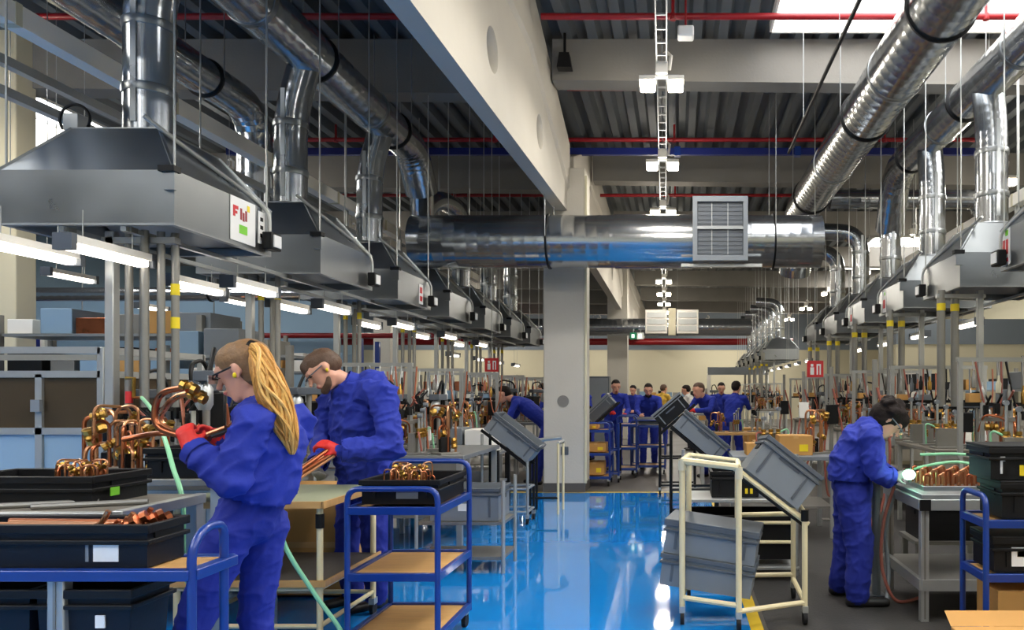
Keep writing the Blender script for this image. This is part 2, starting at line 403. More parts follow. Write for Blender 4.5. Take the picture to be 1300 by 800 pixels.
# ------------------------------------------------------------------ high bay lamps on a trunking rail
LX = lambda y: -.04 - .0163 * y
t = thing('lamp_rail', 'galvanised cable ladder carrying the roof lamps along the aisle', 'cable ladder', (LX(15), 15, 5.0))
for s in (-1, 1):
    MB().bar((LX(1) + s * .055, 1, 5.22), (LX(36) + s * .055, 36, 5.22), .014, .06).build('side_rail', 'galv_dull', t)
for y in np.arange(1.2, 15, .3):
    MB().bar((LX(y) - .05, y, 5.21), (LX(y) + .05, y, 5.21), .02, .02).build('rung', 'galv_dull', t)
for y in np.arange(2, 34, 4.5): MB().tube([(LX(y), y, 5.24), (LX(y), y, 5.9)], .008, 6).build('hanger', 'galv_dull', t)
lamp0 = None
for k in range(-2, 9):
    y = 8.64 + 3.08 * k; loc = (LX(y), y, 5.02)
    lab = ORD[k + 2] + ' high bay lamp pair counted along the aisle ladder'
    if lamp0 is None:
        lamp0 = thing('high_bay_lamp', lab, 'lamp', loc, 'high bay lamps over the aisle')
        x, yy, z = loc
        MB().box(x - .07, x + .07, yy - .07, yy + .07, z + .06, z + .2).build('driver_box', 'white', lamp0, bev=.008)
        MB().tube([(x + .09, yy, z + .12), (x + .11, yy, z + .28), (x + .06, yy, z + .33), (x + .02, yy, z + .3)], .02, 6).build('cable_gland', 'white', lamp0)
        MB().box(x - .2, x + .2, yy - .03, yy + .03, z + .03, z + .06).build('cross_arm', 'galv_dull', lamp0)
        MB().tube([(x, yy, z + .2), (x, yy, 5.9)], .008, 6).build('hanger', 'galv_dull', lamp0)
        for s in (-1, 1):
            h = MB().box(x + s * .16 - .095, x + s * .16 + .095, yy - .09, yy + .09, z - .02, z + .03).build('lamp_head', 'white', lamp0, bev=.006)
            MB().box(x + s * .16 - .085, x + s * .16 + .085, yy - .085, yy + .085, z - .11, z - .02).build('diffuser', 'lamp_glow', h, bev=.02)
    else: lamp = clone(lamp0, loc, 0, lab)
def lamp_light(x, y, z, w, size=.3):
    ld = bpy.data.lights.new('lamp_light', 'POINT'); ld.energy = w; ld.shadow_soft_size = size * .5; ld.color = (1, .95, .87)
    ld.energy = w * .42
    o = bpy.data.objects.new('lamp_light', ld); o.location = (x, y, z); COL.objects.link(o)
    la = bpy.data.lights.new('lamp_beam', 'AREA'); la.energy = w * .8; la.shape = 'DISK'; la.size = size; la.color = (1, .95, .87)
    o = bpy.data.objects.new('lamp_beam', la); o.location = (x, y, z); COL.objects.link(o)
for k in range(-2, 9): lamp_light(LX(8.64 + 3.08 * k), 8.64 + 3.08 * k, 4.86, LAMP_W)
# lamp rows added over the side bays as fill light
for X0, gname in ((-7.5, 'over the machine bay'), (5.4, 'over the bay behind the welder')):
    for k in range(8):
        y = 3.0 + 4.8 * k
        l2 = clone(lamp0, (X0, y, 5.02), 0, ORD[k] + ' added fill lamp pair ' + gname, 'added fill lamps ' + gname)
        lamp_light(X0, y, 4.86, LAMP_W * 1.2)
for k, X0 in enumerate((-13, -9.5, -4.0, 1.5, 4.0)):  # extra lamps added to brighten the end wall
    clone(lamp0, (X0, 38.4, 5.02), 0, ORD[k] + ' added lamp pair washing the cream end wall', 'added lamps washing the end wall')
    lamp_light(X0, 38.4, 4.86, LAMP_W * 2)

# ------------------------------------------------------------------ ducts
def duct_thing(name, label, pts, r, straps=(), group='galvanised spiral ducts', ridge=.006, n=28):
    t = thing(name, label, 'duct', pts[0], group)
    MB().duct(pts, r, n, ridge=ridge).build('spiral_pipe', 'galv_duct', t)
    for p, ax in straps:
        p = Vector(p); ax = Vector(ax).normalized()
        MB().tube([p - ax * .012, p + ax * .012], r + .02, n).build('strap', 'black', t)
        if abs(ax.z) < .5:
            for s in (-1, 1):
                u = ax.cross(Vector((0, 0, 1))).normalized() * (r + .015) * s
                MB().tube([p + u, Vector((p.x + u.x, p.y + u.y, 5.86))], .006, 5).build('hanger_wire', 'galv_dull', t)
    return t
def collar(t, p, ax, r, m='galv'):
    p = Vector(p); ax = Vector(ax)
    MB().tube([p - ax * .03, p - ax * .028, p, p + ax * .028, p + ax * .03], r, 28, True, [r + .001, r + .008, r + .012, r + .008, r + .001]).build('collar', m, t)
Y3 = (0, 1, 0)
t = duct_thing('spiral_duct', 'large spiral duct running above the fume hoods over the blonde worker', bend([(-3.5, -3, 4.68), (-3.5, 9.95, 4.68), (-3.5, 10.35, 4.2)], .35), .215, [((-3.5, y, 4.68), Y3) for y in (2.6, 4.9, 7.3, 9.3)])
for y in (3.8, 6.2, 8.6): collar(t, (-3.5, y, 4.68), Vector(Y3), .215)
t = duct_thing('spiral_duct', 'smaller spiral duct running alongside behind the trunking, ending in an elbow', bend([(-4.75, -3, 4.62), (-4.75, 8.5, 4.62), (-4.75, 8.5, 3.4)], .4), .18, [((-4.75, y, 4.62), Y3) for y in (3.2, 5.6, 7.6)])
for y in (4.4, 6.6): collar(t, (-4.75, y, 4.62), Vector(Y3), .18)
t = duct_thing('spiral_duct', 'largest overhead spiral duct below the skylight', bend([(2.2, -3, 4.68), (2.2, 13.6, 4.68), (2.2, 14.2, 3.7)], .55), .29, [((2.2, y, 4.68), Y3) for y in (4.2, 6.3, 8.8, 12.4)], ridge=.008)
for y in (5.2, 7.6, 10.6): collar(t, (2.2, y, 4.68), Vector(Y3), .29)
t = duct_thing('spiral_duct', 'overhead spiral duct running above the fume hoods over the welder', bend([(3.28, -3, 4.76), (3.28, 11.3, 4.76), (3.32, 11.85, 4.0)], .4), .215, [((3.28, y, 4.76), Y3) for y in (4.6, 6.2, 8.6, 10.6)])
for y in (5.3, 7.2, 9.4): collar(t, (3.28, y, 4.76), Vector(Y3), .215)
X3 = (1, 0, 0)
t = duct_thing('spiral_duct', 'large transverse spiral duct crossing the aisle in front of the concrete column', [(-3.6, 10.35, 3.52), (1.95, 10.35, 3.52)], .355, [((-1.75, 10.35, 3.52), X3), ((1.3, 10.35, 3.52), X3)], ridge=.007, n=40)
MB().tube([(-.85, 10.35, 3.52), (.2, 10.35, 3.52)], .368, 40).build('smooth_sleeve', 'galv_duct', t)
vb = MB().box(.22, .9, 9.9, 10.0, 3.2, 4.0).build('outlet_box', 'grey_plastic_dark', t, bev=.004)
fr = MB().box(.2, .92, 9.86, 9.9, 3.18, 3.25).box(.2, .92, 9.86, 9.9, 3.95, 4.02).box(.2, .26, 9.86, 9.9, 3.25, 3.95).box(.86, .92, 9.86, 9.9, 3.25, 3.95)
fr.build('outlet_frame', 'grey_plastic', vb)
MB().box(.26, .86, 9.865, 9.895, 3.59, 3.63).build('mullion', 'galv_dull', vb)
for i in range(12): MB().box(.27, .85, 9.893, 9.899, 3.27 + i * .056, 3.3 + i * .056).build('louvre', 'grey_plastic_dark', vb)
for x in (.45, .66): MB().box(x - .006, x + .006, 9.885, 9.893, 3.26, 3.94).build('mullion', 'galv_dull', vb)
MB().box(.05, 1.12, 10.0, 10.06, 3.12, 3.16).build('support_angle', 'alu', t)
t = duct_thing('spiral_duct', 'distant transverse spiral duct in front of the far column', [(-9, 22.8, 3.42), (2.2, 22.8, 3.42)], .26, [((-4, 22.8, 3.42), X3), ((0, 22.8, 3.42), X3)], n=24)
for k, (x0, x1) in enumerate([(-.95, -.3), (-.02, .62)]):
    o = MB().box(x0, x1, 22.35, 22.5, 3.2, 3.9).build('outlet_box', 'white', t, bev=.01)
    for i in range(3): MB().box(x0 + .05, x1 - .05, 22.33, 22.35, 3.27 + i * .2, 3.42 + i * .2).build('louvre', 'alu', o)
MB().box(-.27, -.05, 22.4, 22.5, 3.15, 3.95).build('damper', 'cream_wall', t)
duct_thing('spiral_duct', 'thin spiral duct crossing between the risers behind the welder row', bend([(2.6, 12.9, 4.75), (5.2, 12.9, 4.75), (5.2, 12.9, 3.6)], .3), .16, [((3.7, 12.9, 4.75), X3)], n=20)
duct_thing('spiral_duct', 'spiral duct far back across the machine bay', [(-13, 14.6, 3.35), (-4.2, 14.6, 3.35)], .13, [((-9, 14.6, 3.35), X3), ((-6, 14.6, 3.35), X3)], n=18)

# ------------------------------------------------------------------ fume hoods
HZ = 2.51
def make_hood(sg):
    """sg=+1: aisle on +X side.  Local origin: bottom centre."""
    t = thing('fume_hood', 'x', 'fume hood')
    a, b, h1, h2, ix, iy, th = .545, .56, .33, .67, .26, .24, .012
    def ring(x, y, z): return [(-x, -y, z), (x, -y, z), (x, y, z), (-x, y, z)]
    def shell(r0, r1, r0i, r1i):
        m = MB(); v = r0 + r1 + r0i + r1i; f = []
        for i in range(4):
            j = (i + 1) % 4
            f += [(i, j, 4 + j, 4 + i), (8 + j, 8 + i, 12 + i, 12 + j), (j, i, 8 + i, 8 + j), (4 + i, 4 + j, 12 + j, 12 + i)]
        return m.add(v, f)
    sk = shell(ring(a, b, 0), ring(a, b, h1), ring(a - th, b - th, 0), ring(a - th, b - th, h1)).build('skirt', 'galv', t, smooth=False)
    m = shell(ring(a, b, h1), ring(a - ix, b - iy, h2), ring(a - th, b - th, h1), ring(a - ix - th, b - iy - th, h2))
    m.box(-(a - ix), a - ix, -(b - iy), b - iy, h2, h2 + .008)
    m.build('sloped_top', 'galv', t, smooth=False)
    m = MB()
    e = .04
    m.box(-a, a, -b, -b + e, -.012, 0).box(-a, a, b - e, b, -.012, 0).box(-a, -a + e, -b + e, b - e, -.012, 0).box(a - e, a, -b + e, b - e, -.012, 0)
    m.build('drip_rim', 'galv_dull', t, smooth=False)
    # baffle inside
    m = MB().add([(-a + .03, -b + .05, .05), (a - .03, -b + .05, .05), (a - .03, 0, .3), (-a + .03, 0, .3), (a - .03, b - .05, .05), (-a + .03, b - .05, .05)], [(0, 1, 2, 3), (3, 2, 4, 5)])
    m.build('baffle', 'galv_dull', t, smooth=False)
    # seams along the edges
    m = MB()
    for sx in (-1, 1):
        for sy in (-1, 1):
            m.bar((sx * a, sy * b, h1), (sx * (a - ix), sy * (b - iy), h2), .016)
    m.build('edge_seam', 'galv', t)
    x = sg * (a + .02)
    MB().tube(bend([(sg * (a - ix), -b + .1, h2 + .03), (sg * (a - ix + .1), -b + .3, h2 - .08), (sg * (a - .06), b - .22, h1 + .09), (x + sg * .02, b - .1, h1 - .02), (x + sg * .02, b - .1, .12)], .08), .014, 8).build('conduit', 'alu', t)
    cb = MB().box(min(x, x + sg * .075), max(x, x + sg * .075), b - .17, b - .03, .02, .15).build('control_box', 'black', t, bev=.008)
    MB().box(min(x + sg * .075, x + sg * .085), max(x + sg * .075, x + sg * .085), b - .15, b - .05, .04, .13).build('cover', 'white_plastic', cb)
    br = MB().box(sg * a - .05, sg * a + .02, -b - .03, -b + .0, .2, .34).build('hook_bracket', 'galv', t)
    MB().box(sg * a - .07, sg * a + .03, -b - .05, -b + .02, .31, .345).build('clamp', 'black', br)
    for sx in (-1, 1):
        for sy in (-1, 1):
            MB().tube([(sx * (a - .02), sy * (b - .03), .3), (sx * (a - .02), sy * (b - .03), 3.4)], .007, 5).build('hanger_rod', 'alu', t)
    return t
hoodL, hoodR = make_hood(1), make_hood(-1)
LY = [5.25, 7.17, 9.0, 10.9, 12.8, 14.7, 16.6]
RY = [5.95, 8.0, 9.87, 11.8, 13.75, 15.7]
RY2 = [24.6, 26.6, 28.6, 30.6, 32.6, 34.6]
HXL, HXR = -3.665, 3.325
hoods = {}
for k, y in enumerate(LY):
    lab = f'galvanised fume hood, {ORD[k]} of the row {LW}'
    if k == 0: o = hoodL; o.location = (HXL, y, HZ); put(o, lab, None, 'fume hoods ' + LW)
    else: o = clone(hoodL, (HXL, y, HZ), 0, lab)
    hoods['L', k] = o
for k, y in enumerate(RY + RY2):
    lab = f'galvanised fume hood, {ORD[k]} of the row {RW}' if k < 6 else f'distant galvanised fume hood beyond the gap, {ORD[k - 6]} of its row'
    if k == 0: o = hoodR; o.location = (HXR, y, HZ); put(o, lab, None, 'fume hoods ' + RW)
    else: o = clone(hoodR, (HXR, y, HZ), 0, lab)
    hoods['R', k] = o
# stickers
def sticker(h, sg, y0, y1, z0, z1, marks, skew=0):
    x = sg * .547
    st = MB().box(min(x, x + sg * .003), max(x, x + sg * .003), y0, y1, z0, z1).build('sticker', 'white_plastic', h, smooth=False)
    for (u0, u1, v0, v1, m) in marks:
        a, b = y0 + (y1 - y0) * u0, y0 + (y1 - y0) * u1
        xx = x + sg * .003
        MB().box(min(xx, xx + sg * .002), max(xx, xx + sg * .002), a, b, z0 + (z1 - z0) * v0, z0 + (z1 - z0) * v1).build('print_mark', m, st, smooth=False)
for h in (hoods['L', 0],): ORG[h.name] = Vector()
for k in hoods: ORG[hoods[k].name] = Vector()
sticker(hoods['L', 0], 1, .02, .33, .02, .33, [(.1, .18, .55, .8, 'red'), (.18, .3, .72, .8, 'red'), (.18, .26, .62, .68, 'red'), (.38, .45, .52, .78, 'red_pipe'), (.48, .55, .5, .7, 'red_pipe'), (.58, .65, .52, .76, 'red_pipe'), (.66, .76, .76, .9, 'yellow'), (.34, .66, .2, .4, 'green')])
sticker(hoods['L', 0], 1, .37, .46, .06, .3, [(.3, .7, .7, .82, 'black'), (.3, .7, .45, .57, 'black'), (.3, .7, .2, .32, 'black')])
sticker(hoods['L', 2], 1, .12, .26, .02, .26, [(.2, .8, .55, .85, 'red'), (.2, .8, .15, .4, 'red')])
sticker(hoods['R', 0], -1, .36, .53, .02, .33, [(.2, .5, .8, .95, 'green'), (.2, .45, .3, .7, 'red'), (.55, .8, .3, .7, 'red'), (.2, .5, .1, .2, 'red')])
sticker(hoods['R', 2], -1, .2, .36, .02, .3, [(.2, .5, .8, .95, 'green'), (.2, .8, .2, .6, 'red')])
sticker(hoods['R', 3], -1, .2, .36, .02, .3, [(.2, .8, .2, .6, 'red')])

# risers from hoods to ducts
def riser(x, y, pts, r, label, group):
    t = thing('riser_duct', label, 'duct', (x, y, HZ + .68), group)
    MB().duct(pts, r, 24, pitch=.3, ridge=.004).build('pipe', 'galv_duct', t)
    p = Vector(pts[0])
    for dz in (.35, .8): collar(t, (p.x, p.y, p.z + dz), Vector((0, 0, 1)), r)
    MB().tube([p - Vector((0, 0, .0)), p + Vector((0, 0, .05))], r + .03, 24, True, [r + .04, r + .005]).build('flange', 'galv', t)
    MB().box(p.x - .02, p.x + .02, p.y - r - .008, p.y - r + .01, p.z + .1, p.z + 1.1).build('seam_strip', 'galv', t)
    return t
for k, y in enumerate(LY):
    b = Vector((HXL, y, HZ + .678)); lab = f'vertical duct rising from the {ORD[k]} fume hood {LW}'
    if k == 0: riser(HXL, y, bend([b, (HXL, y, 4.2), (-3.5, y, 4.6)], .3), .155, lab, 'hood risers ' + LW)
    elif k < 3: riser(HXL, y, bend([b, (HXL, y, 4.1), (-3.52, y, 4.6)], .3), .145, lab, 'hood risers ' + LW)
    elif k == 3: riser(HXL, y, bend([b, (HXL, y, 3.75), (-3.5, 10.35, 4.22)], .3), .16, lab, 'hood risers ' + LW)
    else: riser(HXL, y, bend([b, (HXL, y, 4.55), (-3.9, y - .6, 4.6), (-4.05, y - .9, 4.2)], .45, 8), .15, lab, 'hood risers ' + LW)
for k, y in enumerate(RY + RY2):
    b = Vector((HXR, y, HZ + .678)); lab = f'vertical duct rising from the {ORD[k]} fume hood {RW}' if k < 6 else f'vertical duct rising from the {ORD[k-6]} distant fume hood beyond the gap'
    if k < 3: riser(HXR, y, bend([b, (HXR, y, 4.25), (3.28, y, 4.7)], .3), .165, lab, 'hood risers ' + RW)
    elif k == 3: riser(HXR, y, bend([b, (HXR, y, 3.9), (3.32, 11.85, 4.05)], .1), .16, lab, 'hood risers ' + RW)
    else: riser(HXR, y, bend([b, (HXR, y, 4.35), (HXR - .75, y + .1, 4.4)], .42, 8), .155, lab, 'hood risers ' + RW)

# trunking and rails along the hood tops
def trunking(x, z, y0, y1, sg, label):
    t = thing('cable_trunking', label, 'cable trunking', (x, y0, z))
    MB().box(x - .06, x + .06, y0, y1, z - .07, z + .07).build('trunking', 'white', t, smooth=False)
    y = y0 + .9
    while y < y1:
        MB().box(x - .064, x + .064, y, y + .05, z - .075, z + .075).build('joint_cover', 'cream_wall', t); y += 1.55
    for dz in (-.32, -.52):
        r = MB().box(x - .03, x + .03, y0, y1, z + dz - .03, z + dz + .03).build('strut_rail', 'alu', t, smooth=False)
    y = y0 + .15
    while y < y1:
        MB().box(x - .02, x + .02, y, y + .05, z - .9, z - .07).build('bracket', 'alu', t)
        MB().tube([(x, y + .02, z + .07), (x, y + .02, 5.85)], .008, 5).build('hanger_rod', 'alu', t); y += 1.92
    return t
trunking(-4.35, 3.92, 4.0, 16.5, 1, 'white cable trunking on strut rails behind the hoods over the blonde worker')
trunking(4.05, 3.75, 5.0, 16.5, -1, 'white cable trunking on strut rails behind the hoods over the welder')
# cable loops
t = thing('cable_loop', 'black cable coiled on top of the first hood over the blonde worker', 'cable', (-3.9, 5.0, 3.2))
MB().tube([(-4.0 + .1 * math.cos(a), 5.02, 3.27 + .1 * math.sin(a)) for a in np.linspace(-.6, 3.8, 18)], .01, 6).build('loop', 'black', t)
MB().box(-4.05, -3.95, 4.98, 5.08, 3.19, 3.3).build('junction_box', 'alu', t, bev=.005)

# ------------------------------------------------------------------ tube lights under the hoods
TL = {}
def tube_light(x, y, z, label, group, chain=.24):
    if chain not in TL:
        t = TL[chain] = thing('strip_light', label, 'lamp', (x, y, z), group)
        MB().box(x - .05, x + .05, y - .33, y + .33, z + .03, z + .075).build('housing', 'white', t)
        MB().box(x - .04, x + .04, y - .3, y + .3, z - .012, z + .03).build('tube', 'tube_glow', t, bev=.012)
        for s in (-1, 1):
            MB().box(x - .055, x + .055, y + s * .33 - .02, y + s * .33 + .02, z - .015, z + .08).build('end_cap', 'grey_plastic_dark', t)
        for s in (-.2, .2): MB().tube([(x, y + s, z + .075), (x, y + s, z + chain)], .004, 5).build('chain', 'alu', t)
        return t
    return clone(TL[chain], (x, y, z), 0, label, group)
for k, y in enumerate([4.6, 6.15, 7.6, 9.5, 11.4, 13.3]):
    tube_light(-3.46, y, 2.28, f'{ORD[k]} glowing strip light of the inner line {LW}', 'strip lights ' + LW)
    tube_light(-3.85, y - .1, 2.28, f'{ORD[k]} glowing strip light of the outer line {LW}', 'strip lights ' + LW)
for k, y in enumerate([7.0, 9.4, 11.3, 13.2, 15.0]):
    tube_light(3.62, y, 2.28, f'{ORD[k]} glowing strip light {RW}', 'strip lights ' + RW)
for i, (x, a, b, w_) in enumerate([(-3.46, 4.72, 17, 'inner strip lights ' + LW), (-3.85, 4.72, 17, 'outer strip lights ' + LW), (3.62, 5.5, 16.2, 'strip lights ' + RW)]):
    t = thing('light_rail', 'slim aluminium rail carrying the ' + w_, 'rail', (x, (a + b) / 2, 2.47))
    MB().box(x - .018, x + .018, a, b, 2.468, 2.497).build('rail', 'alu', t)
    for k, y in enumerate(LY if x < 0 else RY): MB().box(x - .03, x + .03, y - .5, y - .44, 2.466, 2.499).build('rail_clip', 'steel_post', t)
for k in range(7):
    tube_light(3.4 + .02 * k, 19.6 + 2.0 * k, 2.25, f'{ORD[k]} distant strip light beyond the welder row', 'distant strip lights', 3.67)
for k in range(4):
    tube_light(-4.6, 15.5 + 2 * k, 2.2, f'{ORD[k]} distant strip light beside the concrete column', 'distant strip lights beside column', 3.7)
for k, (x, y) in enumerate([(-6.0, 7.0), (-6.9, 8.6), (-6.4, 11.0), (-8.2, 11.8)]):
    tube_light(x, y, 2.75, f'{ORD[k]} strip light hanging over the machine bay', 'strip lights over the machine bay', 3.17)

# ------------------------------------------------------------------ workstations: masts, benches, fixtures
def make_mast(xs, z0, z1, tags, pr_=.024):
    t = thing('service_mast', 'x', 'mast')
    for i, x in enumerate(xs):
        yy = .05 * ((i * 7) % 3 - 1)
        if i == 0: MB().box(x - .03, x + .03, -.03, .03, z0 - .5, z1).build('square_post', 'alu', t, bev=.006)
        else: MB().tube([(x, yy, z0), (x, yy, z1)], pr_, 10).build('pipe_drop', 'steel_post', t)
    for i, z in tags: 
        MB().tube([(xs[i], .05 * ((i * 7) % 3 - 1), z), (xs[i], .05 * ((i * 7) % 3 - 1), z + .075)], pr_ + .003, 10).build('yellow_tag', 'yellow', t)
    MB().box(min(xs[1:]) - .05, max(xs) + .05, -.08, .08, z0 - .012, z0 + .012).build('foot_rail', 'black', t)
    MB().box(min(xs) - .05, max(xs) + .05, -.03, .03, z1 - .08, z1 - .04).build('head_rail', 'alu', t)
    return t
mastA = make_mast([-.28, -.17, -.11, -.03, .04, .1], 1.35, HZ, [(5, 2.1), (5, 1.88)])
mastB = make_mast([-.16, -.06, .02, .12], 1.3, HZ, [(3, 2.3), (1, 2.3)])
mastC = make_mast([.2, -.2, -.04], 1.3, HZ, [(1, 2.3), (2, 2.3)], .042)
def place(o, loc, rz, lab, grp, first):
    if first: o.location = loc; o.rotation_euler.z = rz; put(o, lab, None, grp); return o
    return clone(o, loc, rz, lab, grp)
for k, y in enumerate(LY):
    lab = f'cluster of grey pipe drops under the {ORD[k]} fume hood {LW}'
    if k == 0: place(mastA, (-3.42, 4.95, 0), 0, lab, 'pipe drops ' + LW, True)
    else: place(mastB, (-3.72 - .03 * k, y - .25, 0), 0, lab, 'pipe drops ' + LW, k == 1)
for k, y in enumerate(RY + RY2[:4]):
    lab = f'cluster of grey pipe drops under the {ORD[k]} fume hood {RW}' if k < 6 else f'cluster of grey pipe drops under the {ORD[k-6]} distant fume hood'
    place(mastC, (2.92, y - .2, 0), 0, lab, 'pipe drops ' + RW, k == 0)
def make_bench(lx, ly, h, top, leg='alu'):
    t = thing('workbench', 'x', 'workbench')
    MB().box(-lx / 2, lx / 2, -ly / 2, ly / 2, h - .035, h).build('bench_top', top, t, bev=.004)
    for sx in (-1, 1):
        for sy in (-1, 1):
            MB().box(sx * (lx / 2 - .04) - .022, sx * (lx / 2 - .04) + .022, sy * (ly / 2 - .04) - .022, sy * (ly / 2 - .04) + .022, 0, h - .035).build('leg', leg, t, bev=.004)
    MB().box(-lx / 2 + .04, lx / 2 - .04, -ly / 2 + .04, ly / 2 - .04, .28, .3).build('lower_shelf', top, t)
    for sy in (-1, 1): MB().box(-lx / 2 + .06, lx / 2 - .06, sy * (ly / 2 - .04) - .02, sy * (ly / 2 - .04) + .02, h - .09, h - .036).build('apron', leg, t)
    return t
benchA = make_bench(1.0, 1.35, .9, 'worn_top')

# fixtures with copper and brass
def valve(m_, p, ax, s=1.):
    ax = Vector(ax).normalized(); p = Vector(p)
    m_.lathe([(.012 * s, -.03 * s), (.018 * s, -.028 * s), (.018 * s, -.012 * s), (.013 * s, -.01 * s), (.022 * s, 0), (.013 * s, .01 * s), (.018 * s, .012 * s), (.018 * s, .028 * s), (.012 * s, .03 * s)], p, 8, ax)
    return m_
def make_fixture(seed, kind):
    rnd = random.Random(seed)
    t = thing('brazing_fixture' if kind != 'copper' else 'copper_assembly', 'x', 'fixture' if kind != 'copper' else 'pipe assembly')
    MB().box(-.14, .14, -.1, .1, 0, .02).build('base_plate', 'steel_post', t, bev=.003)
    if kind == 'clamp':
        for sx in (-1, 1):
            MB().box(sx * .1 - .015, sx * .1 + .015, -.015, .015, .02, .42).build('upright', 'alu', t)
        MB().box(-.13, .13, -.02, .02, .28, .31).build('crossbar', 'steel_post', t)
        for i in range(3):
            x = -.08 + .08 * i; z = .33 + rnd.random() * .1
            c = MB().box(x - .02, x + .02, -.04, .03, z - .03, z + .05).build('toggle_clamp', 'black', t, bev=.004)
            MB().tube([(x, -.02, z + .04), (x + .02, -.09, z + .12)], .009, 6).build('clamp_lever', 'hose_red' if rnd.random() < .35 else 'black', c)
        valve(MB(), (-.05, -.06, .24), (1, 0, 0), 1.6).build('brass_valve', 'brass', t)
        valve(MB(), (.06, -.06, .15), (0, 0, 1), 1.6).build('brass_valve', 'brass', t)
        MB().tube(bend([(.06, -.06, .02), (.06, -.06, .3), (-.1, -.05, .34), (-.12, .05, .2)], .06), .008, 7).build('copper_tube', 'copper', t)
    if kind == 'copper':
        for i in range(5):
            a = rnd.random() * 6.28; r = .05 + rnd.random() * .09
            p0 = Vector((r * math.cos(a), r * math.sin(a), .02)); z = .18 + rnd.random() * .3
            p3 = Vector((rnd.uniform(-.16, .16), rnd.uniform(-.1, .1), z * .6))
            MB().tube(bend([p0, p0 + Vector((0, 0, z)), p3 + Vector((0, 0, z * .5)), p3], .07), .011, 8).build('copper_tube', 'copper' if i % 2 else 'copper_pale', t)
        for i in range(5):
            valve(MB(), (rnd.uniform(-.13, .13), rnd.uniform(-.09, .09), rnd.uniform(.08, .4)), (rnd.uniform(-1, 1), rnd.uniform(-1, 1), rnd.uniform(-1, 1)), 1.6).build('brass_fitting', 'brass', t)
        MB().box(-.05, .0, -.05, .05, .02, .16).build('holder', 'black', t, bev=.005)
    if kind == 'head':
        MB().tube([(0, 0, .02), (0, 0, .52)], .02, 10).build('upright', 'steel_post', t)
        MB().box(-.16, .2, -.05, .05, .5, .56).build('boom', 'grey_plastic_dark', t, bev=.006)
        MB().lathe([(.03, 0), (.045, .03), (.045, .12), (.02, .16)], (.14, 0, .34), 12).build('spindle', 'alu', t)
        MB().box(-.2, -.05, -.09, .09, .2, .44).build('gearbox', 'black', t, bev=.01)
        MB().tube(bend([(-.12, 0, .44), (-.12, .02, .66), (.1, .05, .7), (.16, .02, .54)], .08), .012, 7).build('cable', 'black', t)
        MB().tube(bend([(.1, -.08, .02), (.1, -.1, .3), (.02, -.12, .42)], .1), .01, 7).build('hose', 'orange', t)
        MB().box(.04, .1, -.1, -.06, .1, .24).build('indicator', 'white_plastic', t)
    if kind == 'gauge':
        for i in range(3):
            x = -.09 + .09 * i
            MB().tube([(x, 0, .02), (x, 0, .34 + .05 * i)], .012, 8).build('stem', 'alu', t)
            MB().tube([(x, -.03, .36 + .05 * i), (x, .01, .36 + .05 * i)], .022, 12).build('gauge_dial', 'grey_plastic', t)
            valve(MB(), (x, 0, .2), (0, 0, 1), 1.5).build('brass_valve', 'brass', t)
        MB().tube(bend([(-.09, 0, .2), (-.2, -.03, .22), (-.2, -.06, .04)], .06), .009, 7).build('hose', 'hose_red', t)
        MB().tube(bend([(.09, 0, .2), (.2, -.03, .26), (.18, -.06, .04)], .06), .009, 7).build('hose', 'hose_green', t)
        MB().box(-.12, .12, .03, .09, .02, .2).build('manifold', 'steel_post', t)
    return t
FIX = [make_fixture(3, 'clamp'), make_fixture(5, 'copper'), make_fixture(9, 'head'), make_fixture(12, 'gauge'), make_fixture(21, 'copper'), make_fixture(33, 'clamp')]
FIXN = ['toggle clamp fixture', 'copper tube assembly with brass fittings', 'spindle head with looping black cable', 'dial gauge manifold with hoses', 'copper tube assembly with brass fittings', 'toggle clamp fixture']
used = set()
def fix(i, loc, rz, where, grp, sc=1.):
    lab = FIXN[i] + ' ' + where
    if i not in used: used.add(i); o = place(FIX[i], loc, rz, lab, grp, True)
    else: o = clone(FIX[i], loc, rz, lab, grp)
    o.scale = (sc, sc, sc)
    return o
rb = random.Random(5)
bfirst = True
for side, YS, X0 in (('L', LY, -3.3), ('R', RY, 3.0), ('R2', RY2[:4], 3.0)):
    for k, y in enumerate(YS):
        row = {'L': LW, 'R': RW, 'R2': 'beyond the gap'}[side]
        place(benchA, (X0, y, 0), 0, f'workbench under the {ORD[k]} fume hood {row}', 'workbenches under the fume hoods', bfirst); bfirst = False
        where = f'under the {ORD[k]} hood {row}'
        sg = 1 if side == 'L' else -1
        for q in range(9):
            gx = X0 + sg * (.32 - .3 * (q % 3)) + rb.uniform(-.02, .02); gy = y - .46 + .45 * (q // 3) + rb.uniform(-.02, .02)
            fix((q * 5 + k * 2 + rb.randrange(2)) % 6, (gx, gy, .9), rb.choice([0, 1.57, 3.14, 4.71]) + rb.uniform(-.2, .2), where + [', front aisle', ', front middle', ', front inner', ', centre aisle', ', centre middle', ', centre inner', ', rear aisle', ', rear middle', ', rear inner'][q], 'fixtures ' + where, rb.uniform(.8, 1.15))

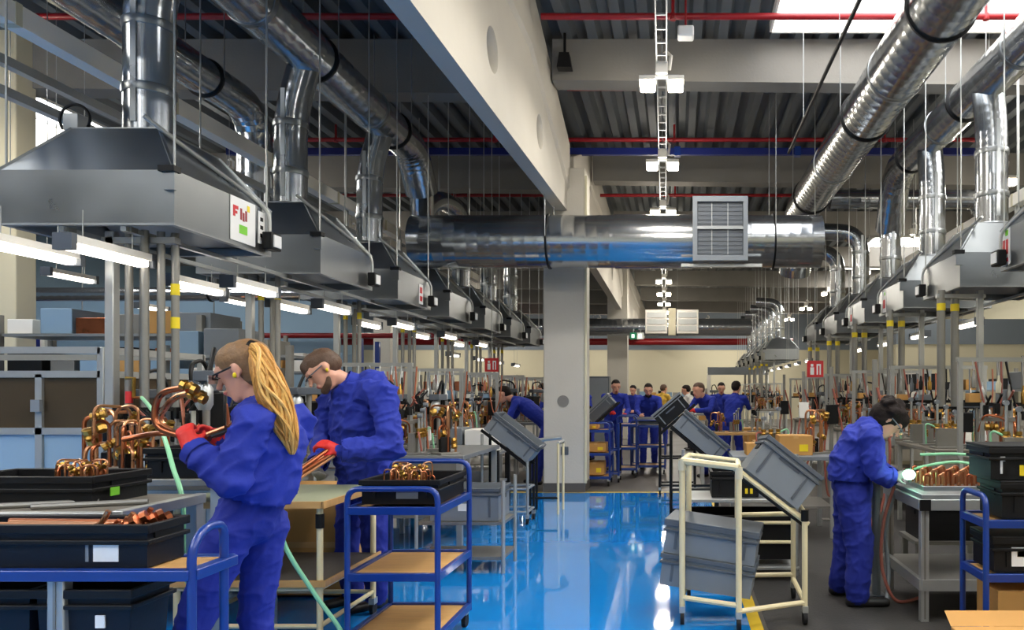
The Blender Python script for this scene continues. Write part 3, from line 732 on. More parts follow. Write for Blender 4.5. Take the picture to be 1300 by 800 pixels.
def make_tool_rail(seed):
    rn = random.Random(seed); t = thing('tool_rail', 'x', 'tool rail')
    MB().box(-.55, .55, -.02, .02, 1.72, 1.76).build('rail', 'alu', t)
    for x in (-.52, .52): MB().box(x - .02, x + .02, -.02, .02, .9, 1.72).build('upright', 'alu', t)
    MB().box(-.5, .5, -.05, .05, 1.34, 1.37).build('tool_shelf', 'black', t)
    for i in range(9):
        x = -.44 + .11 * i + rn.uniform(-.02, .02); z = rn.uniform(1.45, 1.62); m = rn.choice(['steel_post', 'black', 'alu', 'grey_plastic_dark', 'cream_wall', 'orange', 'brass', 'white'])
        o = MB().lathe([(.012, 0), (.022, .01), (.024, .09), (.014, .11), (.01, .16)], (x, -.05, z - .12), 10).build('hanging_tool', m, t)
        MB().tube([(x, -.05, z + .03), (x, -.02, 1.73)], .005, 5).build('hook', 'alu', o)
    for i in range(4):
        x = -.4 + .26 * i
        MB().tube(spline([(x, -.03, 1.72), (x + .05, -.07, 1.4), (x + .12, -.09, 1.15), (x + .2, -.07, 1.38), (x + .22, -.03, 1.72)]), .009, 6).build('hose', ['hose_red', 'black', 'grey_plastic', 'orange'][i], t)
        MB().box(x - .06, x + .05, -.045, .045, 1.371, 1.371 + rn.uniform(.05, .12)).build('parts_bin', ['cardboard', 'grey_plastic', 'white', 'blue_grey'][i], t, bev=.004)
    return t
trail = [make_tool_rail(2), make_tool_rail(5)]; tfirst = [True, True]
for side, YS, X0 in (('L', LY[1:], -3.35), ('R', RY, 3.05), ('R2', RY2[:3], 3.05)):
    for k, y in enumerate(YS):
        i = k % 2
        lab = f'hanging tool rail with hoses over the {ORD[k + (side == "L")]} bench ' + {'L': LW, 'R': RW, 'R2': 'beyond the gap'}[side].replace('over the', 'near the')
        place(trail[i], (X0 + (.1 if side == 'L' else -.1), y + .55, 0), 0, lab, 'hanging tool rails', tfirst[i]); tfirst[i] = False

# ------------------------------------------------------------------ crates, boxes, trays
def crate(L, Wd, H, label, cat, loc, body='grey_plastic', rim='grey_plastic_dark', group=None, labels=(), rz=0, tilt=None, ribs=True, lid=False, name='storage_crate', taper=.0):
    """open box with rim, ribs and grips; local origin bottom centre"""
    t = thing(name, label, cat, (0, 0, 0), group)
    a, b, th = L / 2, Wd / 2, .01
    at, bt = a, b; ab, bb = a - taper, b - taper
    def ring(x, y, z): return [(-x, -y, z), (x, -y, z), (x, y, z), (-x, y, z)]
    v = ring(ab, bb, 0) + ring(at, bt, H) + ring(at - th, bt - th, H) + ring(ab - th, bb - th, th)
    f = [(3, 2, 1, 0), (12, 13, 14, 15)]
    for i in range(4):
        j = (i + 1) % 4
        f += [(i, j, 4 + j, 4 + i), (4 + i, 4 + j, 8 + j, 8 + i), (8 + i, 8 + j, 12 + j, 12 + i)]
    MB().add(v, f).build('body', body, t, smooth=False)
    e = .014
    for nm, z0, z1 in (('rim', H - .025, H + .004), ('band', H - .06, H - .045)):
        m = MB()
        m.box(-a - e, a + e, -b - e, -b + .004, z0, z1).box(-a - e, a + e, b - .004, b + e, z0, z1).box(-a - e, -a + .004, -b, b, z0, z1).box(a - .004, a + e, -b, b, z0, z1)
        m.build(nm, rim, t, bev=.003)
    if ribs:
        for sx in (-1, 1):
            for sy in (-1, 1):
                m = MB()
                x = sx * (a - .07)
                m.box(x - .008, x + .008, sy * b - .008, sy * b + .008, .03, H - .065); m.build('rib', rim, t)
    for s in (-1, 1):
        MB().box(s * (a + .002) - .004, s * (a + .002) + .004, -.06, .06, H * .62, H * .62 + .035).build('grip', 'black', t)
    if lid: MB().box(-a - e, a + e, -b - e, b + e, H + .002, H + .018).build('lid', rim, t, bev=.004)
    for (x0, x1, z0, z1, mt) in labels:
        MB().box(x0, x1, -b - .003 - (taper if taper else 0) * 0, -b + .002, z0, z1).build('label_card', mt, t, smooth=False)
    t.location = loc
    t.rotation_euler = (0, 0, rz)
    if tilt: t.rotation_euler = tilt
    return t
def castor(m_parent, x, y, r=.05, z=0):
    f = MB().box(x - .018, x + .018, y - .03, y + .03, z + 2 * r - .01, z + 2 * r + .03).build('castor', 'alu', m_parent)
    MB().tube([(x - .012, y, z + r), (x + .012, y, z + r)], r, 14).build('wheel', 'rubber', f)
def tubes(n, c, length, ang, spread, label, group, seed, sag=.0, mats=('copper', 'copper_pale')):
    rn = random.Random(seed); c = Vector(c)
    for i in range(n):
        a = ang + rn.uniform(-.12, .12); d = Vector((math.cos(a), math.sin(a), 0)); nrm = Vector((-d.y, d.x, 0))
        p = c + nrm * rn.uniform(-spread, spread) + Vector((0, 0, .013 * (i % 3))) + d * rn.uniform(-.03, .03)
        L = length * rn.uniform(.8, 1.05)
        hook = Vector((0, 0, rn.uniform(.02, .05)))
        pts = bend([p - d * L / 2, p + d * L * .4, p + d * L * .46 + hook], .03, 3)
        put(MB().tube(pts, .0085, 8).build('copper_tube', rn.choice(mats)), label, 'tube', group)
        valve(MB(), pts[-1], d + Vector((0, 0, .6)), .6)

# ------------------------------------------------------------------ front trolley with copper tray
t = thing('platform_trolley', 'blue platform trolley carrying a long black tray, beside the blonde worker', 'trolley', (-2.3, 2.6, 0))
xa, xb, ya, yb = -3.05, -1.535, 2.39, 2.61
MB().box(xa, xb, ya - .02, ya + .02, .865, .9).box(xa, xb, yb - .02, yb + .02, .865, .9).box(xa - .02, xa + .02, ya, yb, .865, .9).box(xb - .02, xb + .02, ya, yb, .865, .9).build('top_frame', 'blue_paint', t, bev=.004)
MB().box(xa + .02, xb - .02, ya + .02, yb - .02, .872, .895).build('deck_board', 'wood', t)
MB().box(xa, xb, ya, yb, .16, .19).build('lower_frame', 'blue_paint', t, bev=.004)
for sx, x in ((-1, xa), (1, xb)):
    MB().tube(bend([(x, ya, .1), (x, ya, .965), (x, ya + .06, 1.02), (x, ya + .17, 1.02), (x, ya + .17, .1)], .05), .014, 10).build('handle_loop', 'blue_paint', t)
    MB().tube([(x, ya, .55), (x, yb, .55)], .012, 8).build('side_rail', 'blue_paint', t)
MB().box(-1.995, -1.94, ya - .0, ya + .04, .19, .865).build('profile_post', 'alu', t, bev=.005)
MB().box(-1.972, -1.964, ya - .004, ya + .0, .2, .86).build('profile_slot', 'steel_post', t)
for x in (xa + .1, xb - .1):
    for y in (ya + .06, yb - .06): castor(t, x, y, .06)
crate(.86, .18, .135, 'long black tray full of copper tubes on the blue platform trolley', 'tray', (-2.12, 2.5, .9), 'navy_plastic', 'black_plastic', labels=[(.26, .34, .02, .075, 'white_plastic'), (.235, .245, .02, .075, 'grey_plastic')], ribs=False, name='long_tray')
tubes(9, (-2.02, 2.5, 1.0), .5, .0, .05, 'copper tube lying in the long black tray on the trolley', 'copper tubes in the long tray', 4)
for i in range(5):
    o = valve(MB(), (-1.79 + .012 * i, 2.51 + .02 * (i - 2), 1.03 + .01 * (i % 2)), (1, .3 * i, .5), 1.1).build('brass_fitting', 'copper'); put(o, 'bright copper end fitting among tubes in the long black tray', 'fitting', 'copper tube end fittings')
crate(.62, .19, .64, 'deep navy storage bin with white tag, under the trolley beside the alloy post', 'bin', (-2.37, 2.5, .19), 'navy_plastic', 'black_plastic', labels=[(.19, .225, .4, .44, 'white_plastic')], taper=.05, name='storage_bin', ribs=False)
crate(.3, .19, .64, 'narrow deep navy bin with white tag at the trolley end', 'bin', (-1.89, 2.5, .19), 'navy_plastic', 'black_plastic', labels=[(.04, .07, .52, .56, 'white_plastic')], taper=.03, name='storage_bin', ribs=False)

# bench behind the trolley
t = thing('workbench', 'long worn bench with alloy edge behind the blue platform trolley', 'workbench', (-2.9, 3.15, 0))
MB().box(-3.9, -2.17, 2.9, 3.42, .97, 1.0).build('bench_top', 'worn_top', t, bev=.004)
MB().box(-2.17, -2.13, 2.9, 3.42, .96, 1.004).build('edge_profile', 'alu', t, bev=.004)
MB().box(-3.9, -2.17, 2.86, 2.9, .96, 1.004).build('edge_profile', 'alu', t, bev=.004)
for x in (-3.8, -2.17):
    for y in (2.92, 3.4): MB().box(x - .025, x + .025, y - .025, y + .025, 0, .97).build('leg', 'alu', t, bev=.004)
MB().box(-3.8, -2.2, 2.95, 3.38, .3, .33).build('lower_shelf', 'worn_top', t)
for i, x in enumerate((-2.72, -2.52)): put(MB().tube([(x, 2.95, 1.012), (x + .35, 3.1, 1.012)], .012, 8).build('steel_rod', 'steel_post'), f'{"grey steel rod lying on the worn bench"}', 'rod', 'steel rods on the worn bench')
crate(.58, .32, .115, 'shallow black tray with green sticker on the worn bench', 'tray', (-2.66, 3.22, 1.0), 'black_plastic', 'black', ribs=False, name='shallow_tray', labels=[(-.28, -.275, .02, .03, 'black')])
put(MB().box(-2.3485, -2.345, 3.13, 3.18, 1.03, 1.065).build('sticker', 'green', smooth=False), 'small bright green sticker on the end of the shallow black tray', 'sticker')
for i in range(6):
    fix(1 if i % 2 else 4, (-2.6 + .06 * (i % 3), 3.2 + .05 * (i // 3), 1.012), i * 1.1, 'piled in the shallow black tray', 'copper assemblies in the shallow tray', .35)

# brass and copper cluster in front of the first station
for i, (px, py, d, s) in enumerate([(165, 585, 4.0, .72), (197, 585, 4.05, .66), (235, 590, 4.25, .8), (150, 590, 4.3, .8), (262, 590, 4.35, 1.0)]):
    p = W(px, py, d); fix([4, 1, 0, 1, 2][i], (p.x, p.y, 1.02), i * 1.3, 'on the jig table beside the blonde worker', 'fixtures on the jig table', s)
t = thing('jig_table', 'low jig table with steel top beside the blonde worker', 'table', (-2.7, 4.1, 0))
MB().box(-3.25, -2.3, 3.82, 4.42, .985, 1.02).build('table_top', 'steel_post', t, bev=.004)
for x in (-3.2, -2.35):
    for y in (3.87, 4.37): MB().box(x - .025, x + .025, y - .025, y + .025, 0, .985).build('leg', 'alu', t)
crate(.4, .3, .15, 'small black crate on the jig table beside the blonde worker', 'crate', (-2.5, 4.0, 1.021), 'black_plastic', 'black')
# air tap and green hose
t = thing('air_hose', 'pale green air hose hanging from a red tap on the pipe drops', 'hose', W(168, 505, 4.9))
MB().tube([W(164, 497, 4.9), W(164, 512, 4.9)], .022, 10).build('tap', 'red', t)
MB().tube([W(160, 480, 4.9), W(170, 480, 4.9), W(170, 505, 4.9), W(180, 505, 4.85)], .012, 8).build('tap_pipe', 'brass', t)
MB().tube(spline([W(180, 505, 4.85), W(196, 525, 4.3), W(210, 560, 3.8), W(220, 595, 3.62), W(229, 622, 3.5), W(234, 660, 3.5), W(238, 740, 3.5)]), .011, 8).build('tube', 'hose_green', t)

# glazed machine
t = thing('glazed_machine', 'alloy framed machine enclosure with brown glazed doors and pale blue lower panels', 'machine', (-4.9, 5.5, 0))
x0, x1, y0, y1, zt = -6.2, -3.84, 5.05, 6.1, 1.76
def prof(m_, p, q): return m_.bar(p, q, .045)
for x in (x0, x1):
    for y in (y0, y1): prof(MB(), (x, y, 0), (x, y, zt)).build('corner_post', 'alu', t, bev=.004)
for z in (.06, 1.2, 1.58, zt - .02):
    for y in (y0, y1): prof(MB(), (x0, y, z), (x1, y, z)).build('cross_rail', 'alu', t)
    for x in (x0, x1): prof(MB(), (x, y0, z), (x, y1, z)).build('cross_rail', 'alu', t)
for x in (-4.25, -5.0, -5.6):
    prof(MB(), (x, y0, .06), (x, y0, 1.58)).build('mullion', 'alu', t)
    MB().box(x - .03, x + .03, y0 - .05, y0 - .02, 1.33, 1.41).build('door_latch', 'grey_plastic', t)
xx = [x0, -5.6, -5.0, -4.25, x1]
for a, b in zip(xx[:-1], xx[1:]):
    MB().box(a + .025, b - .025, y0 - .004, y0 + .004, 1.22, 1.56).build('glass_pane', 'pane_brown', t, smooth=False)
    MB().box(a + .025, b - .025, y0 - .006, y0 + .006, .08, 1.18).build('lower_panel', 'blue_grey', t, smooth=False)
MB().box(x1 - .005, x1 + .005, y0 + .025, y1 - .025, 1.22, 1.56).build('glass_pane', 'pane_brown', t, smooth=False)
MB().box(x1 - .006, x1 + .006, y0 + .025, y1 - .025, .08, 1.18).build('lower_panel', 'grey_plastic_dark', t, smooth=False)
MB().box(x0 + .1, x1 - .1, y0 + .3, y1 - .1, .9, 1.3).build('machine_bed', 'worn_top', t, bev=.02)
t = thing('spray_bottle', 'small black and white bottle hung on the glazed machine corner post', 'bottle', W(137, 545, 4.95))
MB().lathe([(.035, 0), (.04, .02), (.04, .12), (.02, .16), (.02, .2)], W(137, 560, 4.95), 12).build('bottle_body', 'black', t)
MB().lathe([(.02, 0), (.022, .1), (.012, .13)], W(139, 530, 4.95), 10).build('nozzle', 'white_plastic', t)

# background racks and machines, left bay
def rack(label, x, y, wx, wy, h, levels, m='steel_post', seed=1, cat='rack', fill=True, frame_blue=False):
    rn = random.Random(seed)
    t = thing('steel_rack', label, cat, (x, y, 0))
    for sx in (-1, 1):
        for sy in (-1, 1): MB().box(x + sx * wx / 2 - .03, x + sx * wx / 2 + .03, y + sy * wy / 2 - .03, y + sy * wy / 2 + .03, 0, h).build('post', m, t)
    for lv, z in enumerate(levels):
        cnt = 0
        MB().box(x - wx / 2, x + wx / 2, y - wy / 2, y + wy / 2, z - .03, z).build('shelf', 'galv_dull', t)
        if fill:
            xx = x - wx / 2 + .06
            while xx < x + wx / 2 - .25:
                w = rn.uniform(.18, .38); hh = rn.uniform(.12, .3)
                c = rn.choice(['grey_plastic', 'black_plastic', 'white', 'cardboard', 'blue_grey', 'steel_post', 'copper'])
                b = MB().box(xx, xx + w, y - wy / 2 + .03, y + wy / 2 - .1, z + .001, z + hh).build('storage_box', c, bev=.006)
                put(b, f'{dict(grey_plastic="grey", black_plastic="black", white="white", cardboard="brown cardboard", blue_grey="pale blue", steel_post="steel", copper="copper coloured")[c]} box, {ORD[cnt]} along {ORD[lv]} shelf of {label}', 'box', 'boxes on the ' + label.split(' with')[0])
                xx += w + rn.uniform(.02, .1); cnt += 1
    return t
rack('tall grey rack behind the glazed machine', -6.3, 8.6, 2.2, .7, 2.3, [.5, 1.1, 1.6, 2.1], seed=2)
rack('grey shelf rack behind the blonde worker', -4.7, 8.2, 1.3, .6, 1.95, [.5, 1.0, 1.45, 1.85], seed=3)
rack('blue post rack behind the man', -5.3, 10.8, 1.8, .6, 2.2, [.4, .85, 1.3, 1.75], 'blue_paint', seed=4)
rack('far grey rack before the partition', -8.5, 13.5, 2.6, .8, 2.5, [.6, 1.3, 2.0], seed=6)
rack('low steel rack behind the second station', -5.0, 6.9, 1.2, .5, 1.5, [.6, 1.0, 1.35], seed=8)
rack('rack behind the welder benches', 5.4, 9.5, 2.4, .7, 1.9, [.5, 1.0, 1.5], seed=9)
rack('second rack behind the welder benches', 5.0, 13.5, 2.4, .7, 1.9, [.5, 1.0, 1.5], seed=10)
rack('grey rack near the end wall', -6.5, 24, 3, .8, 2.0, [.5, 1.0, 1.5], seed=11)
rack('low rack near the end wall', -.2, 29, 2.6, .8, 1.6, [.4, .9, 1.3], seed=12)
t = thing('white_frame', 'tall white frame gantry at the end wall', 'frame', (1.9, 30, 0))
MB().bar((1.2, 30, 2.3), (3.6, 30, 2.3), .22, .3).build('beam', 'grey_plastic', t)
for x in (1.25, 3.55): MB().bar((x, 30, 0), (x, 30, 2.2), .14).build('post', 'white', t)
for i in range(2):
    t = thing('portable_cabinet', ['grey cabinet standing behind the worker half hidden by the column', 'cream cabinet standing in the far right bay'][i], 'cabinet', [(-2.3, 21, 0), (4.4, 14.9, 0)][i])
    x, y, w, h = [(-2.3, 21, .8, 1.9), (4.6, 15.2, .7, 1.95)][i]
    MB().box(x - w / 2, x + w / 2, y, y + .5, 0, h).build('body', ['grey_plastic_dark', 'cream_wall'][i], t, bev=.01)
    MB().box(x - w / 2 + .03, x + w / 2 - .03, y - .015, y, .08, h - .05).build('door', ['grey_plastic', 'white'][i], t, bev=.004)
    MB().box(x + w / 2 - .1, x + w / 2 - .07, y - .035, y - .015, .9, 1.05).build('handle', 'black', t)

# ------------------------------------------------------------------ pipe-frame table of the man
t = thing('pipe_table', 'cream pipe frame table with pale green top in front of the man', 'table', (-2.4, 4.6, 0))
x0, x1, y0, y1 = -2.85, -1.97, 4.2, 5.0
MB().box(x0, x1, y0, y1, .83, .85).build('table_top', 'green_top', t, bev=.003)
MB().box(x0, x1 + .005, y0 - .015, y0, .815, .853).box(x1, x1 + .015, y0 - .015, y1, .815, .853).build('wood_edge', 'wood', t)
for x in (x0 + .05, x1 - .03):
    for y in (y0 + .03, y1 - .03):
        l = MB().tube([(x, y, .1), (x, y, .815)], .018, 10).build('leg', 'cream_pipe', t)
        MB().tube([(x, y, .7), (x, y, .78)], .024, 10).build('pipe_joint', 'black', l)
        castor(t, x, y, .04)
MB().box(x0 + .02, x1 - .0, y0 + .02, y1 - .02, .385, .405).build('lower_shelf', 'dark_top', t)
MB().box(x0 + .02, x1, y0 + .0, y0 + .02, .375, .41).box(x1, x1 + .012, y0, y1, .375, .41).build('shelf_edge', 'wood', t)
for z in (.15, .36):
    for y in (y0 + .03, y1 - .03): MB().tube([(x0 + .05, y, z), (x1 - .03, y, z)], .014, 8).build('cross_tube', 'cream_pipe', t)
    for x in (x0 + .05, x1 - .03): MB().tube([(x, y0 + .03, z), (x, y1 - .03, z)], .014, 8).build('cross_tube', 'cream_pipe', t)
t = thing('cardboard_box', 'large brown cardboard box behind the pale green table', 'box', (-2.75, 5.6, 0))
MB().box(-3.1, -2.25, 5.35, 5.8, .02, .78).build('carton', 'cardboard', t, bev=.006)
MB().box(-3.1, -2.25, 5.345, 5.352, .36, .40).build('tape', 'wood', t)
t = thing('air_hose', 'pale green hose running diagonally down past the pale green table', 'hose', (-2.1, 4.1, 0))
MB().tube(spline([W(352, 660, 3.9), W(365, 700, 3.95), W(400, 755, 4.05), W(432, 800, 4.1), W(440, 830, 4.15)]), .012, 8).build('tube', 'hose_green', t)

# three-tier blue trolley
def blue_trolley(label, x0, x1, y0, y1, zs, htop, hback, name='tier_trolley', group=None, axis='y'):
    t = thing(name, label, 'trolley', ((x0 + x1) / 2, (y0 + y1) / 2, 0), group)
    r = .016
    ends = [[(x0, y, .1), (x0, y, h), (x1, y, h), (x1, y, .1)] for y, h in ((y0, htop), (y1, hback))] if axis == 'y' else [[(x, y0, .1), (x, y0, h), (x, y1, h), (x, y1, .1)] for x, h in ((x0, htop), (x1, hback))]
    for e in ends: MB().tube(bend(e, .07), r, 10).build('end_frame', 'blue_paint', t)
    for z in zs:
        s = MB().box(x0, x1, y0, y1, z - .012, z + .004).build('shelf_board', 'wood', t)
        MB().box(x0, x1, y0 - .014, y0 + .014, z - .025, z + .018).box(x0, x1, y1 - .014, y1 + .014, z - .025, z + .018).box(x0 - .014, x0 + .014, y0, y1, z - .025, z + .018).box(x1 - .014, x1 + .014, y0, y1, z - .025, z + .018).build('shelf_frame', 'blue_paint', s, bev=.003)
    for x in (x0 + .02, x1 - .02):
        for y in (y0 + .02, y1 - .02): castor(t, x, y, .045)
    return t
blue_trolley('three tier blue tube trolley with wooden shelves beside the man', -1.79, -1.3, 4.1, 4.72, [.13, .46, .82], .935, 1.03)
crate(.42, .5, .13, 'black crate of copper parts on top of the three tier blue trolley', 'crate', (-1.53, 4.42, .842), 'black_plastic', 'black', labels=[(-.02, .1, .03, .08, 'grey_plastic')])
for i in range(6): fix([4, 1][i % 2], (-1.62 + .07 * (i % 3), 4.3 + .16 * (i // 3), .855), i * .9, 'heaped in the black crate on the blue trolley', 'copper parts in the trolley crate', .42)
crate(.55, .4, .26, 'grey crate on the low rack seen through the three tier trolley', 'crate', (-1.72, 6.3, .42), labels=[(-.05, .05, .08, .14, 'white_plastic')])
t = thing('pipe_rack', 'low cream pipe rack behind the three tier blue trolley', 'rack', (-1.75, 6.3, 0))
for x in (-2.1, -1.4):
    for y in (6.08, 6.52): MB().tube([(x, y, .0), (x, y, .75)], .016, 8).build('leg', 'alu', t)
for z in (.4, .12):
    MB().box(-2.1, -1.4, 6.08, 6.52, z - .01, z + .015).build('shelf', 'steel_post', t)
t = thing('conveyor_bench', 'long grey assembly bench with steel top behind the man', 'bench', (-2.5, 7.6, 0))
MB().box(-3.0, -1.95, 6.9, 8.3, .84, .88).build('bench_top', 'galv_dull', t, bev=.004)
for x in (-2.95, -2.0):
    for y in (6.95, 8.25): MB().box(x - .025, x + .025, y - .025, y + .025, 0, .84).build('leg', 'alu', t)
MB().box(-2.95, -2.0, 6.95, 8.25, .3, .33).build('lower_shelf', 'steel_post', t)
MB().box(-2.95, -2.0, 6.93, 6.95, .6, .84).build('apron', 'steel_post', t)
for i in range(7): fix([2, 0, 3, 1, 0, 5, 2][i], (-2.8 + .2 * (i % 4), 7.1 + .5 * (i // 4), .88), i * .8, 'on the long grey bench behind the man', 'fixtures on the long grey bench', 1.0)

# tilted crate stand left of the column
def tilt_stand(label, x, y, h, cratelab, rz, m='black', cm=('grey_plastic', 'grey_plastic_dark'), tilt=.66, legs='alu', size=(.6, .4, .22)):
    t = thing('tilt_stand', label, 'stand', (x, y, 0))
    w, dd = .5, .36
    for sx in (-1, 1):
        for sy in (-1, 1):
            MB().tube([(x + sx * w / 2, y + sy * dd / 2, .1), (x + sx * w / 2, y + sy * dd / 2, h + (.0 if sx > 0 else .28))], .016, 8).build('leg', legs if sy < 0 else m, t)
            castor(t, x + sx * w / 2, y + sy * dd / 2, .04)
    for z in (.14, h * .55):
        for sy in (-1, 1): MB().tube([(x - w / 2, y + sy * dd / 2, z), (x + w / 2, y + sy * dd / 2, z)], .014, 8).build('cross_tube', legs, t)
        for sx in (-1, 1): MB().tube([(x + sx * w / 2, y - dd / 2, z), (x + sx * w / 2, y + dd / 2, z)], .014, 8).build('cross_tube', legs, t)
    ca, sa = math.cos(tilt), math.sin(tilt)
    for sy in (-1, 1): MB().bar((x - .33 * ca, y + sy * .17, h + .12 + .33 * sa), (x + .33 * ca, y + sy * .17, h + .12 - .33 * sa), .03).build('cradle_bar', m, t)
    t.rotation_euler.z = rz
    if cratelab:
        u = Vector((math.sin(tilt), 0, math.cos(tilt)))
        c = Vector((x, y, h + .14)) + u * .015
        o = crate(*size, cratelab, 'crate', c, *cm, labels=[(-.08, .08, .13, .15, 'grey_plastic_dark')])
        o.rotation_euler = (0, tilt, 0)
    return t
p = W(650, 650, 8.6)
tilt_stand('black tilting stand on castors left of the concrete column', -1.9, 8.5, .72, 'grey crate tilted on the stand beside the concrete column', 0)
t = thing('pipe_rack', 'small pipe rack with roller top against the concrete column', 'rack', (-1.55, 9.2, 0))
for x in (-1.75, -1.42):
    for y in (9.0, 9.4): MB().tube([(x, y, .0), (x, y, .85)], .015, 8).build('leg', 'black' if x < -1.6 else 'cream_pipe', t)
    MB().tube([(x, 9.0, .85), (x, 9.4, .85)], .02, 8).build('roller_track', 'alu', t)
MB().tube([(-1.75, 9.0, .88), (-1.38, 9.0, .92)], .022, 8).build('roller_track', 'alu', t)
MB().tube([(-1.75, 9.0, .2), (-1.42, 9.0, .2)], .015, 8).build('cross_tube', 'black', t)
rack('dark shelf rack behind the tilting stand', -2.7, 9.5, 1.0, .6, .75, [.35, .72], 'black', seed=31)

# ------------------------------------------------------------------ cream flow rack with crates, right of aisle
t = thing('flow_rack', 'cream pipe flow rack on castors holding two stacked grey crates', 'rack', (.4, 4.9, 0))
A = {'fl': (.03, 4.75), 'fm': (.375, 4.62), 'bl': (.08, 5.3), 'bm': (.42, 5.3), 'fr': (.8, 4.75), 'br': (.82, 5.35)}
H = {'fl': 1.04, 'fm': 1.0, 'bl': 1.02, 'bm': .98, 'fr': .72, 'br': .76}
for k, (x, y) in A.items():
    l = MB().tube([(x, y, .1), (x, y, H[k])], .019, 10).build('post', 'cream_pipe', t)
    MB().tube([(x, y, H[k] - .07), (x, y, H[k])], .025, 10).build('pipe_joint', 'cream_wall' if k != 'fr' else 'black', l)
    castor(t, x, y, .045)
def link(a, b, za, zb, r=.017, m='cream_pipe', nm='cross_tube'): MB().tube([(*A[a], za), (*A[b], zb)], r, 8).build(nm, m, t)
link('fl', 'fm', 1.03, 1.0, .022); link('bl', 'bm', 1.02, .98); link('fl', 'bl', 1.03, 1.02); link('fm', 'bm', 1.0, .98)
link('fl', 'fm', .17, .155); link('fm', 'fr', .12, .14); link('fl', 'bl', .17, .17); link('fr', 'br', .14, .14); link('bl', 'br', .17, .17); link('fm', 'bm', .16, .16)
link('fr', 'br', .7, .72); link('bm', 'br', .6, .6)
for dy in (0, .22):
    MB().tube([(.36, 4.8 + dy, .98), (.83, 4.8 + dy, .62)], .018, 8).build('slide_rail', 'cream_pipe', t)
    MB().tube([(.36, 4.8 + dy, .955), (.83, 4.8 + dy, .595)], .014, 8).build('rail_pad', 'black', t)
o = crate(.58, .36, .2, 'lower grey crate of the stacked pair in the cream flow rack', 'crate', (.2, 4.95, .2), group=None); o.rotation_euler = (0, R(7), R(-10))
o = crate(.58, .36, .2, 'upper lidded grey crate of the stacked pair in the cream flow rack', 'crate', (.225, 4.95, .405), lid=True); o.rotation_euler = (0, R(7), R(-10))
o = crate(.42, .3, .26, 'grey crate tilted steeply on the slide rails of the cream flow rack', 'crate', (.585, 4.93, .835), labels=[(-.08, .08, .18, .2, 'grey_plastic_dark')]); o.rotation_euler = (R(-6), R(38), 0)
tilt_stand('black stand with a tilted grey crate beyond the flow rack', .18, 8.3, .75, 'grey crate tilted on the black stand beyond the flow rack', 0, legs='black', tilt=.7)
tilt_stand('black stand with a tilted black bin near the background workers', .0, 10.9, .95, 'black bin tilted on a stand near the background workers', 0, cm=('black_plastic', 'grey_plastic'), legs='black', tilt=-.7, size=(.5, .4, .25))
tilt_stand('stand with tilted dark crate behind the blue boxes trolley', -1.2, 12.4, .95, 'dark crate tilted above the trolley beside the column', 0, cm=('grey_plastic_dark', 'grey_plastic'), legs='blue_paint', tilt=-.75, size=(.55, .4, .2))

# second rack with black bins
t = thing('pipe_rack', 'cream pipe rack with black bins behind the flow rack', 'rack', (.5, 6.1, 0))
for x in (.05, .92):
    for y in (5.85, 6.35): MB().tube([(x, y, .04), (x, y, .98)], .016, 8).build('leg', 'alu', t)
for z in (.1, .62):
    MB().box(.03, .94, 5.83, 6.37, z - .012, z + .012).build('shelf', 'alu', t, bev=.003)
for z in (.3, .45): MB().tube([(.05, 5.85, z), (.92, 5.85, z)], .014, 8).build('cross_tube', 'cream_pipe', t)
crate(.8, .45, .34, 'large black bin on the lower level of the cream pipe rack', 'bin', (.49, 6.1, .16), 'black_plastic', 'black', ribs=False)
crate(.36, .35, .2, 'small black crate with yellow card on the pipe rack top level', 'crate', (.45, 6.1, .635), 'black_plastic', 'black', labels=[(.08, .14, .03, .07, 'yellow')])
crate(.3, .3, .12, 'flat grey tray on the pipe rack top level', 'tray', (.79, 6.1, .635))
t = thing('trestle_bench', 'grey trestle bench carrying brown boxes behind the pipe racks', 'bench', (1.0, 7.9, 0))
MB().box(.55, 1.6, 7.5, 8.3, .78, .82).build('bench_top', 'grey_plastic', t, bev=.004)
for x in (.6, 1.55):
    for y in (7.55, 8.25): MB().box(x - .022, x + .022, y - .022, y + .022, 0, .78).build('leg', 'alu', t)
MB().box(.6, 1.55, 7.55, 8.25, .3, .32).build('lower_shelf', 'steel_post', t)
def carton(label, x, y, z, w, d, h, card='yellow', grp=None):
    o = thing('cardboard_box', label, 'box', (x, y, z), grp)
    MB().box(x - w / 2, x + w / 2, y - d / 2, y + d / 2, z, z + h).build('carton', 'cardboard', o, bev=.004)
    MB().box(x - .025, x + .025, y - d / 2 - .002, y + d / 2 + .002, z + h - .03, z + h + .002).build('tape', 'wood', o)
    if card: MB().box(x + w * .1, x + w * .36, y - d / 2 - .003, y - d / 2, z + h * .2, z + h * .55).build('label_card', card, o, smooth=False)
carton('brown carton with yellow card on the trestle bench', 1.2, 7.8, .82, .34, .3, .2)
carton('small brown carton with yellow card on the trestle bench', .8, 7.8, .82, .2, .25, .12)
fix(1, (1.45, 7.9, .82), .4, 'on the grey trestle bench', 'fixtures on the trestle bench'); fix(3, (1.0, 8.1, .82), .4, 'on the grey trestle bench', 'fixtures on the trestle bench')
